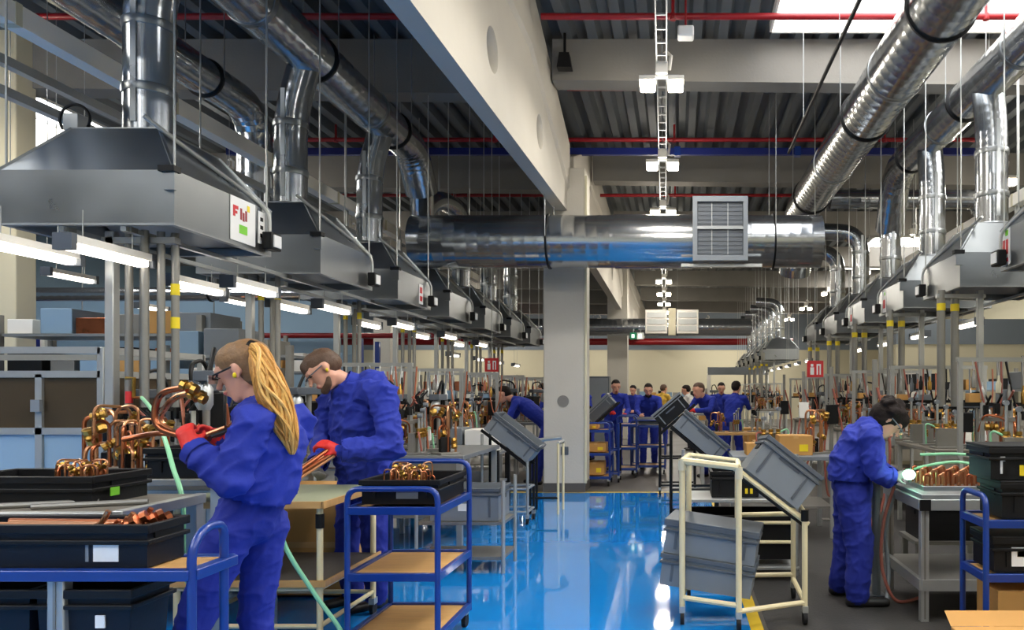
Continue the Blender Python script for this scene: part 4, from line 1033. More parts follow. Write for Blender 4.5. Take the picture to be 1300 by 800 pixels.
for i in range(4):
    y = 6.3 + 1.9 * i
    t = thing('tool_post', f'{ORD[i]} slim post with red hose loops along the aisle edge {RW}', 'post', (1.75, y + .4, 0), 'tool posts along the welder row')
    MB().box(1.73, 1.77, y + .38, y + .42, 0, 1.75).build('post', 'steel_post', t)
    MB().box(1.65, 1.85, y + .34, y + .46, 0, .02).build('foot', 'steel_post', t)
    MB().tube(spline([(1.76, y + .36, 1.5), (1.86, y + .32, 1.0), (1.8, y + .32, .5), (1.7, y + .32, .3), (1.66, y + .34, .8), (1.72, y + .37, 1.2)]), .012, 7).build('hose', 'hose_red', t)
    MB().box(1.68, 1.82, y + .33, y + .37, 1.1, 1.32).build('tool_box', ['grey_plastic_dark', 'black', 'white', 'black'][i], t, bev=.006)

# ------------------------------------------------------------------ welder bench
t = thing('welding_bench', 'aluminium profile bench with copper coil in front of the stooping welder', 'workbench', (2.1, 5.2, 0))
x0, x1, y0, y1, h = 1.55, 2.75, 4.8, 5.62, .81
MB().box(x0, x1, y0, y1, h - .03, h).build('bench_top', 'galv_dull', t, bev=.004)
MB().box(x0, x1, y0 - .02, y0 + .02, h - .1, h - .03).box(x0 - .02, x0 + .02, y0, y1, h - .1, h - .03).build('apron_profile', 'alu', t, bev=.004)
for x in (x0 + .02, x1 - .02):
    for y in (y0 + .02, y1 - .02): 
        l = MB().box(x - .026, x + .026, y - .026, y + .026, .0, h - .03).build('leg', 'alu', t, bev=.004)
        MB().box(x - .006, x + .006, y - .028, y - .02, .02, h - .1).build('profile_slot', 'steel_post', l)
MB().box(x0 - .028 + .01, x0 + .05, y0 - .03, y0 - .02, h - .1, h - .03).build('corner_cap', 'black', t)
MB().box(x0, x1, y0, y1, .23, .26).build('lower_shelf', 'steel_post', t)
MB().box(x0, x1, y0 - .015, y0 + .015, .2, .27).box(x0 - .015, x0 + .015, y0, y1, .2, .27).build('shelf_profile', 'alu', t)
crate(.8, .4, .3, 'wide black bin standing behind the welding bench', 'bin', (2.3, 6.1, .3), 'black_plastic', 'black', ribs=False)
put(MB().box(1.85, 2.75, 5.88, 6.32, .27, .3).box(1.87, 1.91, 5.9, 5.94, 0, .27).box(2.69, 2.73, 5.9, 5.94, 0, .27).box(1.87, 1.91, 6.26, 6.3, 0, .27).box(2.69, 2.73, 6.26, 6.3, 0, .27).build('low_stand', 'steel_post'), 'low steel stand under the wide black bin', 'stand')
# copper coil assembly
t = thing('copper_coil', 'rows of copper return bends on the welding bench', 'pipe assembly', (1.9, 5.15, h))
MB().box(1.62, 2.3, 4.98, 5.36, h, h + .03).build('coil_plate', 'galv', t, bev=.003)
for i in range(14):
    for j in range(4):
        x, y = 1.64 + .047 * i, 5.02 + .085 * j
        MB().tube(bend([(x, y, h + .03), (x, y, h + .1 + .03 * ((i + j) % 2)), (x + .035, y, h + .1 + .03 * ((i + j) % 2)), (x + .035, y, h + .03)], .017, 3), .009, 6).build('return_bend', 'copper_pale' if (i + j) % 3 else 'copper', t)
for i, (a, b) in enumerate([((1.6, 5.3, h + .1), (2.5, 4.95, h + .02)), ((1.75, 5.45, h + .2), (2.6, 5.0, h + .03))]):
    t = thing('gas_hose', ['pale green gas hose over the front of the copper coil', 'pale green gas hose arching above the copper coil'][i], 'hose', a)
    a, b = Vector(a), Vector(b)
    MB().tube(spline([a, a.lerp(b, .35) + Vector((0, 0, .1 - .03 * i)), a.lerp(b, .7) + Vector((0, 0, .05)), b]), .01, 8).build('tube', 'hose_green', t)
t = thing('welding_torch', 'brazing torch with bright green white flame in the welder hands', 'torch', (1.5, 5.1, .9))
MB().tube(spline([(1.36, 5.12, .88), (1.44, 5.1, .9), (1.52, 5.1, .9)]), .009, 8).build('torch_tube', 'brass', t)
MB().tube([(1.30, 5.13, .87), (1.38, 5.12, .885)], .016, 8).build('handle', 'black', t)
MB().ell((1.555, 5.08, .905), .045, .03, .035, 12, 8).build('flame', 'spark_glow', t)
ld = bpy.data.lights.new('flame_light', 'POINT'); ld.energy = .9; ld.color = (.55, 1, .85); ld.shadow_soft_size = .04
lo = bpy.data.objects.new('flame_light', ld); lo.location = (1.53, 4.99, .97); COL.objects.link(lo)
t = thing('gas_hose', 'red and grey hoses hanging down beside the welding bench', 'hose', (1.5, 5.2, 0))
MB().tube(spline([(1.52, 5.3, .8), (1.44, 5.28, .55), (1.42, 5.25, .25), (1.5, 5.2, .03), (1.7, 5.3, .02)]), .012, 8).build('hose', 'hose_red', t)
MB().tube(spline([(1.55, 5.35, .8), (1.47, 5.33, .5), (1.48, 5.3, .2), (1.44, 5.2, .02)]), .016, 8).build('hose', 'grey_plastic', t)
t = thing('gas_tube', 'grey upright conduit beside the welding bench', 'conduit', (1.42, 5.4, 0))
MB().tube([(1.42, 5.4, 0), (1.42, 5.4, .82)], .03, 10).build('pipe', 'grey_plastic', t)
MB().box(1.36, 1.48, 5.34, 5.46, 0, .02).build('foot', 'grey_plastic_dark', t)

# right blue trolley with black boxes
blue_trolley('blue tube trolley stacked with black boxes next to the welding bench', 1.6, 2.5, 3.92, 4.24, [.2, .5, .78], .92, .92, name='box_trolley', axis='x')
def lidbox(label, x, y, z, w, d, h, cards):
    return crate(w, d, h, label, 'box', (x, y, z), 'black_plastic', 'black', labels=cards, lid=True, name='black_box', ribs=True)
lidbox('top black lidded box with yellow and white cards on the box trolley', 1.94, 4.08, 1.005, .62, .29, .16, [(-.26, -.235, .03, .12, 'white_plastic'), (-.16, -.06, .02, .075, 'yellow'), (.1, .2, .03, .09, 'white_plastic')])
lidbox('black lidded box with white card under the topmost one on the box trolley', 1.97, 4.08, .802, .56, .29, .18, [(-.08, .06, .05, .12, 'white_plastic'), (-.06, .03, .07, .1, 'yellow')])
lidbox('black box with yellow spotted card on the middle shelf of the box trolley', 1.9, 4.08, .522, .5, .28, .17, [(-.16, -.03, .03, .13, 'white_plastic'), (-.13, -.09, .08, .12, 'yellow')])
carton('brown carton with arrow marks on the bottom shelf of the box trolley', 1.92, 4.08, .222, .5, .28, .2, 'wood')
t = thing('cardboard_box', 'open brown carton on the floor in front of the welding bench', 'box', (1.9, 3.3, 0))
MB().box(1.32, 2.1, 3.3, 3.65, 0, .33).build('carton', 'cardboard', t, bev=.004)
MB().add([(1.32, 3.65, .33), (2.1, 3.65, .33), (2.1, 3.74, .38), (1.32, 3.74, .38)], [(0, 1, 2, 3)]).build('flap', 'cardboard', t)

# ------------------------------------------------------------------ trolleys and boxes between the background workers
blue_trolley('blue trolley of brown cartons behind the concrete column', -1.47, -1.05, 11.7, 12.3, [.14, .5, .86], .98, .98, name='tier_trolley')
for i, (x, z, w, h) in enumerate([(-1.3, .165, .3, .2), (-1.28, .525, .32, .14), (-1.35, .885, .2, .08)]):
    carton(f'brown carton on the {["bottom", "middle", "top"][i]} shelf of the trolley behind the column', x, 12.0, z, w, .36, h)
blue_trolley('blue trolley beside the worker holding a tool', -1.03, -.7, 12.9, 13.5, [.15, .5, .9], 1.05, 1.05)
blue_trolley('blue trolley pushed by the bearded worker', -.82, -.22, 13.4, 13.9, [.15, .5, .86], .96, .96)
crate(.5, .35, .12, 'dark tray on the trolley pushed by the bearded worker', 'tray', (-.52, 13.65, .885), 'grey_plastic_dark', 'grey_plastic')
t = thing('work_table', 'brown topped work table in front of two background workers', 'table', (.75, 12.3, 0))
MB().box(.35, 1.5, 11.9, 12.6, .78, .82).build('table_top', 'wood', t, bev=.004)
for x in (.4, 1.45):
    for y in (11.95, 12.55): MB().box(x - .025, x + .025, y - .025, y + .025, 0, .78).build('leg', 'alu', t)
MB().box(.4, 1.45, 11.95, 12.55, .3, .33).build('lower_shelf', 'steel_post', t)
for i in range(3): fix([4, 3, 0][i], (.65 + .3 * i, 12.2, .82), i * 1.0, 'on the brown topped work table', 'fixtures on the brown topped table', .8)
for i in range(4):
    carton(f'{ORD[i]} brown carton stacked by the far aisle', 1.75, 15 + 1.1 * i, 0, .5, .5, .5 + .1 * (i % 2))
for i, (x, y, h) in enumerate([(-2.4, 13.0, .95), (-3.0, 18.5, 1.0), (.9, 18.2, .95)]):
    t = thing('assembly_table', ['steel assembly table behind the concrete column', 'steel assembly table far behind the column', 'steel assembly table at the far end of the aisle'][i], 'table', (x, y, 0))
    MB().box(x - .5, x + .5, y - .35, y + .35, h - .04, h).build('table_top', 'galv_dull', t, bev=.004)
    for sx in (-1, 1):
        for sy in (-1, 1): MB().box(x + sx * .46 - .02, x + sx * .46 + .02, y + sy * .31 - .02, y + sy * .31 + .02, 0, h - .04).build('leg', 'alu', t)
    for q in range(3): fix([0, 2, 4][q], (x - .3 + .3 * q, y, h), q, ['on the steel table behind the column', 'on the steel table far behind the column', 'on the steel table at the aisle end'][i], 'fixtures on steel table %s' % ORD[i])

# ------------------------------------------------------------------ signs
def hose_sign(label, p, s):
    t = thing('fire_sign', label, 'sign', p)
    x, y, z = p
    MB().box(x - s / 2, x + s / 2, y, y + .015, z, z + s).build('plate', 'red', t, bev=.003)
    MB().box(x - s * .3, x - s * .08, y - .003, y, z + s * .15, z + s * .6).build('symbol_body', 'white_plastic', t)
    MB().box(x - s * .27, x - s * .12, y - .003, y, z + s * .64, z + s * .8).build('symbol_nozzle', 'white_plastic', t)
    MB().box(x + s * .08, x + s * .16, y - .003, y, z + s * .15, z + s * .8).box(x + s * .16, x + s * .34, y - .003, y, z + s * .7, z + s * .8).box(x + s * .26, x + s * .34, y - .003, y, z + s * .15, z + s * .7).build('symbol_hose', 'white_plastic', t)
    MB().tube([(x, y + .02, z + s), (x, y + .02, 5.9)], .006, 5).build('hanger', 'alu', t)
hose_sign('red fire equipment sign hanging left of the concrete column', W(624, 472, 12.2), .22)
hose_sign('red fire equipment sign hanging among the posts above the welder row', W(1035, 479, 11.0), .24)
for i, px in enumerate((804, 813)):
    t = thing('exit_sign', ['green running man exit sign on the far duct', 'white exit lamp box beside the green sign'][i], 'sign', W(px, 431, 22.2))
    p = W(px, 431, 22.2)
    MB().box(p.x - .1, p.x + .1, p.y, p.y + .04, p.z, p.z + .2).build('case', ['exit_green', 'white_plastic'][i], t, bev=.005)
    MB().box(p.x - .05, p.x + .03, p.y - .004, p.y, p.z + .05, p.z + .15).build('symbol', 'exit_glow', t)
    MB().tube([(p.x, p.y + .02, p.z + .2), (p.x, p.y + .02, 3.3), (p.x, p.y + .5, 3.3)], .008, 5).build('hanger', 'alu', t)

# ------------------------------------------------------------------ people
V = Vector
def cap_mesh(m, a, b, ra, rb, side=None, ratio=1., n=14):
    a, b = V(a), V(b); ax = b - a
    ax = ax.normalized() if ax.length > 1e-6 else V((0, 0, 1))
    u = V(side) if side is not None else ax.orthogonal()
    u = (u - ax * u.dot(ax))
    u = u.normalized() if u.length > 1e-5 else ax.orthogonal().normalized()
    w = ax.cross(u); rings = []
    for i in range(4): t = R(85 - 28.3 * i); rings.append((a - ax * ra * math.sin(t), ra * math.cos(t)))
    for i in range(4): t = R(28.3 * i); rings.append((b + ax * rb * math.sin(t), rb * math.cos(t)))
    k = len(m.v)
    for c, r in rings:
        for j in range(n):
            g = 2 * math.pi * j / n
            m.v.append(c + u * (math.cos(g) * r * ratio) + w * (math.sin(g) * r))
    for i in range(len(rings) - 1):
        for j in range(n):
            p = k + i * n + j; q = k + i * n + (j + 1) % n
            m.f.append((p, q, q + n, p + n))
    m.f.append(tuple(k + j for j in reversed(range(n)))); m.f.append(tuple(k + (len(rings) - 1) * n + j for j in range(n)))
def sdf(P, pr):
    a, b, ra, rb, tag, side, ratio = pr
    a = np.array(a); b = np.array(b); ab = b - a; L2 = max(ab @ ab, 1e-9)
    t = np.clip(((P - a) @ ab) / L2, 0, 1)
    d = P - (a + t[:, None] * ab)
    if side is not None and ratio != 1:
        s = np.array(side); ax = ab / math.sqrt(L2); s = s - ax * (s @ ax); s = s / (np.linalg.norm(s) + 1e-9)
        c = d @ s; d = d - np.outer(c, s) + np.outer(c / ratio, s)
    return np.linalg.norm(d, axis=1) - (ra + (rb - ra) * t)
def remesh(prims, name, parent, voxel, mats, smooth=4, fold=0., folds=(), cut=None):
    m = MB()
    for a, b, ra, rb, tag, side, ratio in prims: cap_mesh(m, a, b, ra, rb, side, ratio)
    o0 = ORG[parent.name]
    me = bpy.data.meshes.new('tmp'); me.from_pydata([v - o0 for v in m.v], [], m.f)
    o = bpy.data.objects.new('tmp', me); COL.objects.link(o)
    r = o.modifiers.new('r', 'REMESH'); r.mode = 'VOXEL'; r.voxel_size = voxel
    s = o.modifiers.new('s', 'SMOOTH'); s.iterations = smooth; s.factor = .5
    dg = bpy.context.evaluated_depsgraph_get(); me2 = bpy.data.meshes.new_from_object(o.evaluated_get(dg))
    bpy.data.objects.remove(o)
    nv = len(me2.vertices); co = np.empty(nv * 3); me2.vertices.foreach_get('co', co); co = co.reshape(-1, 3)
    Wc = co + np.array(o0)
    D = np.stack([sdf(Wc, p) for p in prims]); near = D.argmin(0); vt = [prims[i][4] for i in near]
    if fold:
        nr = np.empty(nv * 3); me2.vertices.foreach_get('normal', nr); nr = nr.reshape(-1, 3)
        for i in range(nv):
            if vt[i] in folds:
                p = V(Wc[i])
                q = V((p.x * 5 + p.z * 3.5, p.y * 5, p.z * 8 - p.x * 5))
                w1 = noise.noise(q * .8) * .35
                r1 = 1 - abs(noise.noise(q + V((w1, 0, w1)))) * 2; r2 = 1 - abs(noise.noise(q * 1.9 + V((3, 1 + w1, 7)))) * 2
                h = w1 + max(r1, 0) ** 2 * 1.0 - .45 + max(r2, 0) ** 3 * .55
                co[i] += nr[i] * h * fold
        me2.vertices.foreach_set('co', co.ravel())
    names = list(mats.keys())
    me2.materials.clear()
    mlist = []
    for tg in names:
        if mats[tg] not in mlist: mlist.append(mats[tg])
    for x in mlist: me2.materials.append(MATS[x])
    idx = [mlist.index(mats.get(t, mlist[0])) for t in vt]
    for p in me2.polygons: p.material_index = idx[p.vertices[0]]; p.use_smooth = True
    if cut:
        bm = bmesh.new(); bm.from_mesh(me2); bm.verts.ensure_lookup_table()
        dead = [v for v in bm.verts if cut(V(v.co) + o0, vt[v.index])]
        bmesh.ops.delete(bm, geom=dead, context='VERTS'); bm.to_mesh(me2); bm.free()
    me2.name = name
    ob = bpy.data.objects.new(name, me2); COL.objects.link(ob); ob.parent = parent; ORG[ob.name] = o0
    return ob
def hand(wr, tip, palm_n, thumb_side, tag, pr, s=1., curl=1.):
    wr, tip = V(wr), V(tip); h = (tip - wr).normalized(); n = V(palm_n); n = (n - h * n.dot(h)).normalized(); l = h.cross(n) * thumb_side
    pr.append((wr, wr + h * .075 * s, .024 * s, .022 * s, tag, l, 1.6))
    for i in range(4):
        ln = [.038, .043, .04, .032][i] * s
        b = wr + h * .085 * s + l * (.027 - .018 * i) * s
        p1 = b + (h * .85 + n * .5 * curl).normalized() * ln; p2 = p1 + (h * .25 + n * curl).normalized() * ln * .8; p3 = p2 + (n * curl - h * .5).normalized() * ln * .5
        pr += [(b, p1, .0105 * s, .0098 * s, tag, None, 1), (p1, p2, .0098 * s, .009 * s, tag, None, 1), (p2, p3, .009 * s, .008 * s, tag, None, 1)]
    b = wr + h * .025 * s + l * .03 * s; p1 = b + (l * .6 + h * .6 + n * .5).normalized() * .04 * s; p2 = p1 + (h * .7 + n * .7).normalized() * .034 * s
    pr += [(b, p1, .013 * s, .011 * s, tag, None, 1), (p1, p2, .011 * s, .0095 * s, tag, None, 1)]
def headprims(hc, f, u, pr, s=1., detail=True, er=.0105):
    f = V(f).normalized(); u = V(u); u = (u - f * u.dot(f)).normalized(); sd = f.cross(u)
    A = lambda a, b, c: hc + (f * a + sd * b + u * c) * s
    pr.append((A(-.035, 0, .03), A(.025, 0, .035), .083 * s, .078 * s, 'skin', sd, .92))
    pr.append((A(.03, 0, .02), A(.045, 0, -.07), .066 * s, .046 * s, 'skin', sd, .95))
    pr.append((A(.055, -.012, -.098), A(.055, .012, -.098), .024 * s, .024 * s, 'skin', None, 1))
    pr.append((A(-.0, 0, -.05), A(.03, 0, -.085), .055 * s, .04 * s, 'skin', sd, 1.1))
    if detail:
        pr.append((A(.098, 0, .012), A(.122, 0, -.026), .009 * s, .014 * s, 'skin', None, 1))
        for q in (-1, 1):
            pr.append((A(-.01, q * .078, .012), A(-.005, q * .076, -.022), .02 * s, .014 * s, 'skin', sd, .5))
            pr.append((A(.09, q * .034, .014), A(.091, q * .034, .014), er * s, er * s, 'eye', None, 1))
            pr.append((A(.098, q * .015, .034), A(.085, q * .05, .034), .011 * s, .009 * s, 'skin', None, 1))
        pr.append((A(.099, -.018, -.058), A(.099, .018, -.058), .0085 * s, .0085 * s, 'lip', None, 1))
        pr.append((A(.097, -.014, -.068), A(.097, .014, -.068), .008 * s, .008 * s, 'lip', None, 1))
    else:
        pr.append((A(.1, 0, .01), A(.112, 0, -.025), .014 * s, .018 * s, 'skin', None, 1))
    return A
def bodyprims(J, g, tags, s=1.):
    """J: joints in world space.  g: dict of girths."""
    pr = []
    side = (J['shR'] - J['shL']).normalized()
    ch, pe, nk = J['chest'], J['pelvis'], J['neck']
    ws = pe.lerp(ch, .5) + J.get('wb', V((0, 0, 0)))
    T = tags
    pr.append((pe, ws, g['pe'], g['wa'], T['torso'], J.get('hs', side), 1.38))
    pr.append((ws, ch, g['wa'], g['ch'], T['torso'], side, 1.42))
    up = ch.lerp(nk, .62)
    pr.append((ch, up, g['ch'], g['ch'] * .72, T['torso'], side, 1.5))
    for q in 'LR':
        sh, el, wr = J['sh' + q], J['el' + q], J['wr' + q]
        pr.append((up, sh, g['ch'] * .6, g['ar'] * 1.1, T['torso'], None, 1))
        pr.append((sh, el, g['ar'] * 1.08, g['ar'] * .9, T['arm'], None, 1))
        pr.append((el, wr, g['ar'] * .92, g['ar'] * .68, T['arm'], None, 1))
        pr.append((pe, J['hip' + q], g['pe'] * .9, g['th'] * 1.05, T['leg'], None, 1))
        pr.append((J['hip' + q], J['kn' + q], g['th'], g['kn'], T['leg'], None, 1))
        pr.append((J['kn' + q], J['an' + q], g['kn'], g['an'], T['leg'], None, 1))
        an, to = J['an' + q], J['to' + q]
        heel = an + (an - to).normalized() * .05; heel.z = .035 * s; toe = V(to); toe.z = .03 * s
        fs = (to - an).cross(V((0, 0, 1)))
        pr.append((heel, toe, .036 * s, .03 * s, 'shoe', fs, 1.35)); pr.append((an - V((0, 0, .03)), heel.lerp(toe, .3), .045 * s, .036 * s, 'shoe', None, 1))
    pr.append((up, nk, g['ch'] * .7, g['nk'] * 1.15, T['torso'], None, 1))
    pr.append((nk, J['head'] - (J['head'] - nk) * .25, g['nk'], g['nk'] * .95, 'skin', None, 1))
    return pr
def jacket(parent, J, g, hem, grow=.016, voxel=.012, fold=.012, mname='cloth'):
    side = (J['shR'] - J['shL']).normalized(); ch, pe, nk = J['chest'], J['pelvis'], J['neck']
    ws = pe.lerp(ch, .5) + J.get('wb', V((0, 0, 0))); up = ch.lerp(nk, .62); pr = []
    low = pe + (pe - ws).normalized() * .12
    G = lambda k: g[k] + grow
    pr.append((low, ws, G('pe') + .012, G('wa') + .01, 'torso', J.get('hs', side), 1.32)); pr.append((ws, ch, G('wa') + .01, G('ch'), 'torso', side, 1.36)); pr.append((ch, up, G('ch'), G('ch') * .74, 'torso', side, 1.45))
    if 'back' in J: pr.append((J['back'], ch.lerp(up, .5), g['ch'] * .8, g['ch'], 'torso', side, 1.3))
    pr.append((up, nk - (nk - up) * .2, g['ch'] * .75, g['nk'] + .02, 'torso', None, 1))
    for q in 'LR':
        sh, el, wr = J['sh' + q], J['el' + q], J['wr' + q]
        pr.append((up, sh, g['ch'] * .66, g['ar'] * 1.1 + grow, 'arm', None, 1)); pr.append((sh, el, g['ar'] * 1.08 + grow, g['ar'] * .92 + grow, 'arm', None, 1)); pr.append((el, wr - (wr - el) * .06, g['ar'] * .95 + grow, g['ar'] * .72 + grow * .8, 'arm', None, 1))
    ax = (ws - pe).normalized(); hp = pe + ax * hem
    wrs = [(J['wr' + q], (J['wr' + q] - J['el' + q]).normalized()) for q in 'LR']
    def cut(p, tag):
        if tag == 'torso' and (p - hp).dot(ax) < 0: return True
        if tag == 'arm':
            for w, a in wrs:
                if (p - w).dot(a) > -.004 and (p - w).length < .12: return True
        return False
    jk = remesh(pr, 'jacket', parent, voxel, {'torso': mname, 'arm': mname}, 4, fold, ('torso', 'arm'), cut)
    sl = jk.modifiers.new('thick', 'SOLIDIFY'); sl.thickness = .005; sl.offset = -1
    # collar
    c = (J['head'] - nk).normalized(); n0 = nk - c * .015
    MB().tube([n0 - c * .01, n0 + c * .03, n0 + c * .045], .06, 18, False, [g['nk'] + .028, g['nk'] + .02, g['nk'] + .022]).build('collar', mname, jk)
    # hem band and cuffs
    for w, a in wrs:
        MB().tube([w - a * .04, w - a * .005], .05, 14, False, [g['ar'] * .72 + grow + .003] * 2).build('cuff', mname, jk)
    return jk
GW = dict(pe=.122, wa=.1, ch=.112, ar=.047, th=.094, kn=.068, an=.058, nk=.047)
GM = dict(pe=.125, wa=.115, ch=.128, ar=.053, th=.092, kn=.07, an=.06, nk=.055)
GM2 = dict(pe=.135, wa=.132, ch=.145, ar=.06, th=.105, kn=.08, an=.072, nk=.055)
GW2 = dict(pe=.146, wa=.118, ch=.125, ar=.053, th=.118, kn=.094, an=.08, nk=.047)
TAGS = dict(torso='torso', arm='arm', leg='leg')

# --- blonde woman
t = thing('person', 'worker with long blonde ponytail, blue jacket and trousers, red gloves, holding copper pipes', 'person', (-1.9, 3.2, 0))
J = dict(head=V((-1.835, 3.2, 1.545)), neck=V((-1.765, 3.2, 1.40)), chest=V((-1.735, 3.2, 1.25)), pelvis=V((-1.815, 3.2, .93)),
         shL=V((-1.70, 3.025, 1.335)), elL=V((-1.745, 2.965, 1.115)), wrL=V((-1.925, 3.0, 1.235)),
         shR=V((-1.70, 3.375, 1.335)), elR=V((-1.79, 3.42, 1.12)), wrR=V((-1.98, 3.3, 1.24)),
         hipL=V((-1.84, 3.105, .88)), knL=V((-1.985, 3.09, .49)), anL=V((-2.07, 3.08, .09)), toL=V((-2.2, 3.08, .03)),
         hipR=V((-1.8, 3.295, .88)), knR=V((-1.84, 3.3, .48)), anR=V((-1.80, 3.3, .09)), toR=V((-1.95, 3.3, .03)), wb=V((.015, 0, 0)))
pr = bodyprims(J, GW, TAGS)
fw, up = V((-.93, -.02, -.37)), V((-.3, 0, .95))
A = headprims(J['head'], fw, up, pr, .98)
hand(J['wrL'], V((-1.985, 3.03, 1.33)), (-.4, .9, .1), -1, 'glove', pr, .95)
hand(J['wrR'], V((-2.06, 3.25, 1.31)), (-.4, -.9, .2), 1, 'glove', pr, .95)
MW = dict(torso='cloth_pants', arm='cloth', leg='cloth_pants', shoe='shoe', skin='skin', eye='eye', lip='lip', glove='glove_red')
remesh(pr, 'body', t, .0075, MW, 2, .009, ('leg', 'torso'))
jacket(t, J, GW, .1, grow=.022, voxel=.01, fold=.017)
hp = []
for (a, b, c, r, ra) in [(-.04, 0, .05, .088, .95), (0, 0, .058, .08, .98), (-.06, 0, .01, .076, 1.0), (.03, 0, .066, .052, 1.1), (-.055, 0, -.03, .06, 1.1)]:
    hp.append((A(a, 0, c), A(a + .012, 0, c), r, r, 'h', fw.cross(up), ra))
remesh(hp, 'hair', t, .009, {'h': 'hair_crown'}, 3, .004, ('h',))
pt = [W(318, 440, 3.17), W(327, 448, 3.13), W(336, 472, 3.1), W(346, 500, 3.09), W(359, 532, 3.1), W(368, 557, 3.11), W(371, 577, 3.12)]
sp = spline(pt, 6); hp = []; rn = random.Random(2); NS = len(sp) - 1
def hw(f_): return np.interp(f_, [0, .12, .3, .5, .7, .85, 1], [.02, .034, .046, .056, .044, .028, .006])
for i in range(NS):
    r = float(hw(i / NS)) * .8
    hp.append((sp[i], sp[i + 1], r, float(hw((i + 1) / NS)) * .8, 'h', V((0, 1, 0)), .75))
pn = remesh(hp, 'ponytail', t, .008, {'h': 'hair_blonde'}, 2, .003, ('h',))
for k in range(64):
    a = rn.uniform(0, 6.28); rr = rn.uniform(.75, 1.12); ph = rn.uniform(0, 6.28); fr_ = rn.uniform(.1, .35)
    e = rn.uniform(.86, 1.04); st = []
    for i, p in enumerate(sp):
        f_ = i / NS
        if f_ > e: break
        w_ = float(hw(f_)) * rr; d_ = (sp[min(i + 1, NS)] - sp[max(i - 1, 0)]).normalized(); n_ = V((d_.z, 0, -d_.x))
        aa = a + .5 * math.sin(i * fr_ + ph)
        st.append(p + n_ * (math.cos(aa) * w_) + V((0, math.sin(aa) * w_ * .8, 0)))
    MB().tube(st, .005, 5, True, [.0025 + .0045 * math.sin(math.pi * (i + .5) / len(st)) for i in range(len(st))]).build('hair_strand', 'hair_blonde' if k % 3 else 'hair_gold', pn)
MB().tube([pt[0] + V((-.005, 0, 0)), pt[0] + V((.02, 0, -.008))], .03, 14).build('hair_tie', 'black', pn)
# safety glasses
gl = MB().tube([A(.0, -.084, .02), A(.085, -.078, .016), A(.118, -.03, .014), A(.118, .03, .014), A(.085, .078, .016), A(.0, .084, .02)], .004, 6).build('glasses_frame', 'black', t)
MB().bar(A(.122, -.06, .012), A(.122, .06, .012), .005, .035).build('lens', 'glass_clear', gl)
MB().ell(A(-.002, -.086, -.018), .008, .008, .012, 8, 6).build('ear_plug', 'yellow', t); MB().ell(A(-.002, .086, -.018), .008, .008, .012, 8, 6).build('ear_plug', 'yellow', t)
# held copper assembly
t = thing('copper_manifold', 'bent copper pipes with brass ends held up in red gloves', 'pipe assembly', (-2.095, 3.1, 1.280))
MB().tube(bend([(-1.905, 3.08, 1.270), (-2.045, 3.1, 1.280), (-2.165, 3.12, 1.320), (-2.145, 3.12, 1.460), (-2.015, 3.1, 1.480)], .08, 6), .013, 10).build('copper_tube', 'copper', t)
MB().tube(bend([(-1.885, 3.16, 1.310), (-2.045, 3.16, 1.250), (-2.195, 3.18, 1.340), (-2.105, 3.16, 1.440), (-2.025, 3.16, 1.460)], .06, 6), .013, 10).build('copper_tube', 'copper_pale', t)
MB().tube(bend([(-2.345, 3.2, 1.260), (-2.245, 3.2, 1.280), (-2.145, 3.14, 1.290), (-1.945, 3.2, 1.270), (-1.865, 3.2, 1.340)], .05), .011, 8).build('copper_tube', 'copper', t)
for p in ((-2.000, 3.1, 1.480), (-2.010, 3.16, 1.455), (-1.985, 3.13, 1.440)): valve(MB(), p, (1, 0, -.4), 1.2).build('brass_fitting', 'brass', t)

# --- bearded man
t = thing('person', 'tall worker with short brown hair leaning over the table, blue jacket, red glove', 'person', (-2.0, 5.1, 0))
D_ = 5.1
J = dict(head=W(411, 470, 4.98) + V((0, 0, .0)), neck=W(443, 486, 5.06), chest=W(456, 532, 5.12), pelvis=W(466, 612, 5.2), back=W(474, 492, 5.14),
         shL=W(487, 500, 4.93), elL=W(498, 570, 4.84), wrL=W(432, 573, 4.7),
         shR=W(421, 510, 5.3), elR=W(411, 560, 5.22), wrR=W(403, 590, 4.95),
         hipL=W(476, 628, 5.12), knL=W(476, 700, 5.08), anL=V((-2.03, 5.1, .09)), toL=V((-2.14, 4.98, .03)),
         hipR=W(447, 626, 5.28), knR=W(440, 700, 5.22), anR=V((-2.24, 5.22, .09)), toR=V((-2.36, 5.08, .03)), hs=V((.86, -.5, 0)))
pr = bodyprims(J, GM2, TAGS)
fw, up = V((-.62, -.42, -.66)), V((-.62, -.2, .76))
A = headprims(J['head'], fw, up, pr, 1.04)
hand(J['wrL'], W(418, 566, 4.68), (-.3, .5, -.8), 1, 'glove', pr, 1.1)
hand(J['wrR'], W(400, 603, 4.88), (.5, -.6, -.3), -1, 'glove2', pr, 1.05)
MM = dict(MW); MM['glove2'] = 'glove_grey'
remesh(pr, 'body', t, .009, MM, 2, .010, ('leg', 'torso'))
jacket(t, J, GM2, -.03, grow=.024, voxel=.01, fold=.02)
hp = []
for (a, c, r, ra) in [(-.04, .045, .086, .95), (0, .056, .079, .98), (-.058, .01, .074, 1.0), (.04, .066, .055, 1.1)]:
    hp.append((A(a, 0, c), A(a + .012, 0, c), r * 1.04, r * 1.04, 'h', fw.cross(up), ra))
remesh(hp, 'hair', t, .01, {'h': 'hair_brown'}, 3, .003, ('h',))
hp = [(A(.045, -.038, -.088), A(.085, 0, -.104), .024, .026, 'h', None, 1), (A(.045, .038, -.088), A(.085, 0, -.104), .024, .026, 'h', None, 1), (A(.02, .055, -.06), A(.045, .038, -.088), .014, .024, 'h', None, 1), (A(.02, -.055, -.06), A(.045, -.038, -.088), .014, .024, 'h', None, 1)]
remesh(hp, 'beard', t, .009, {'h': 'hair_brown'}, 2, .003, ('h',))
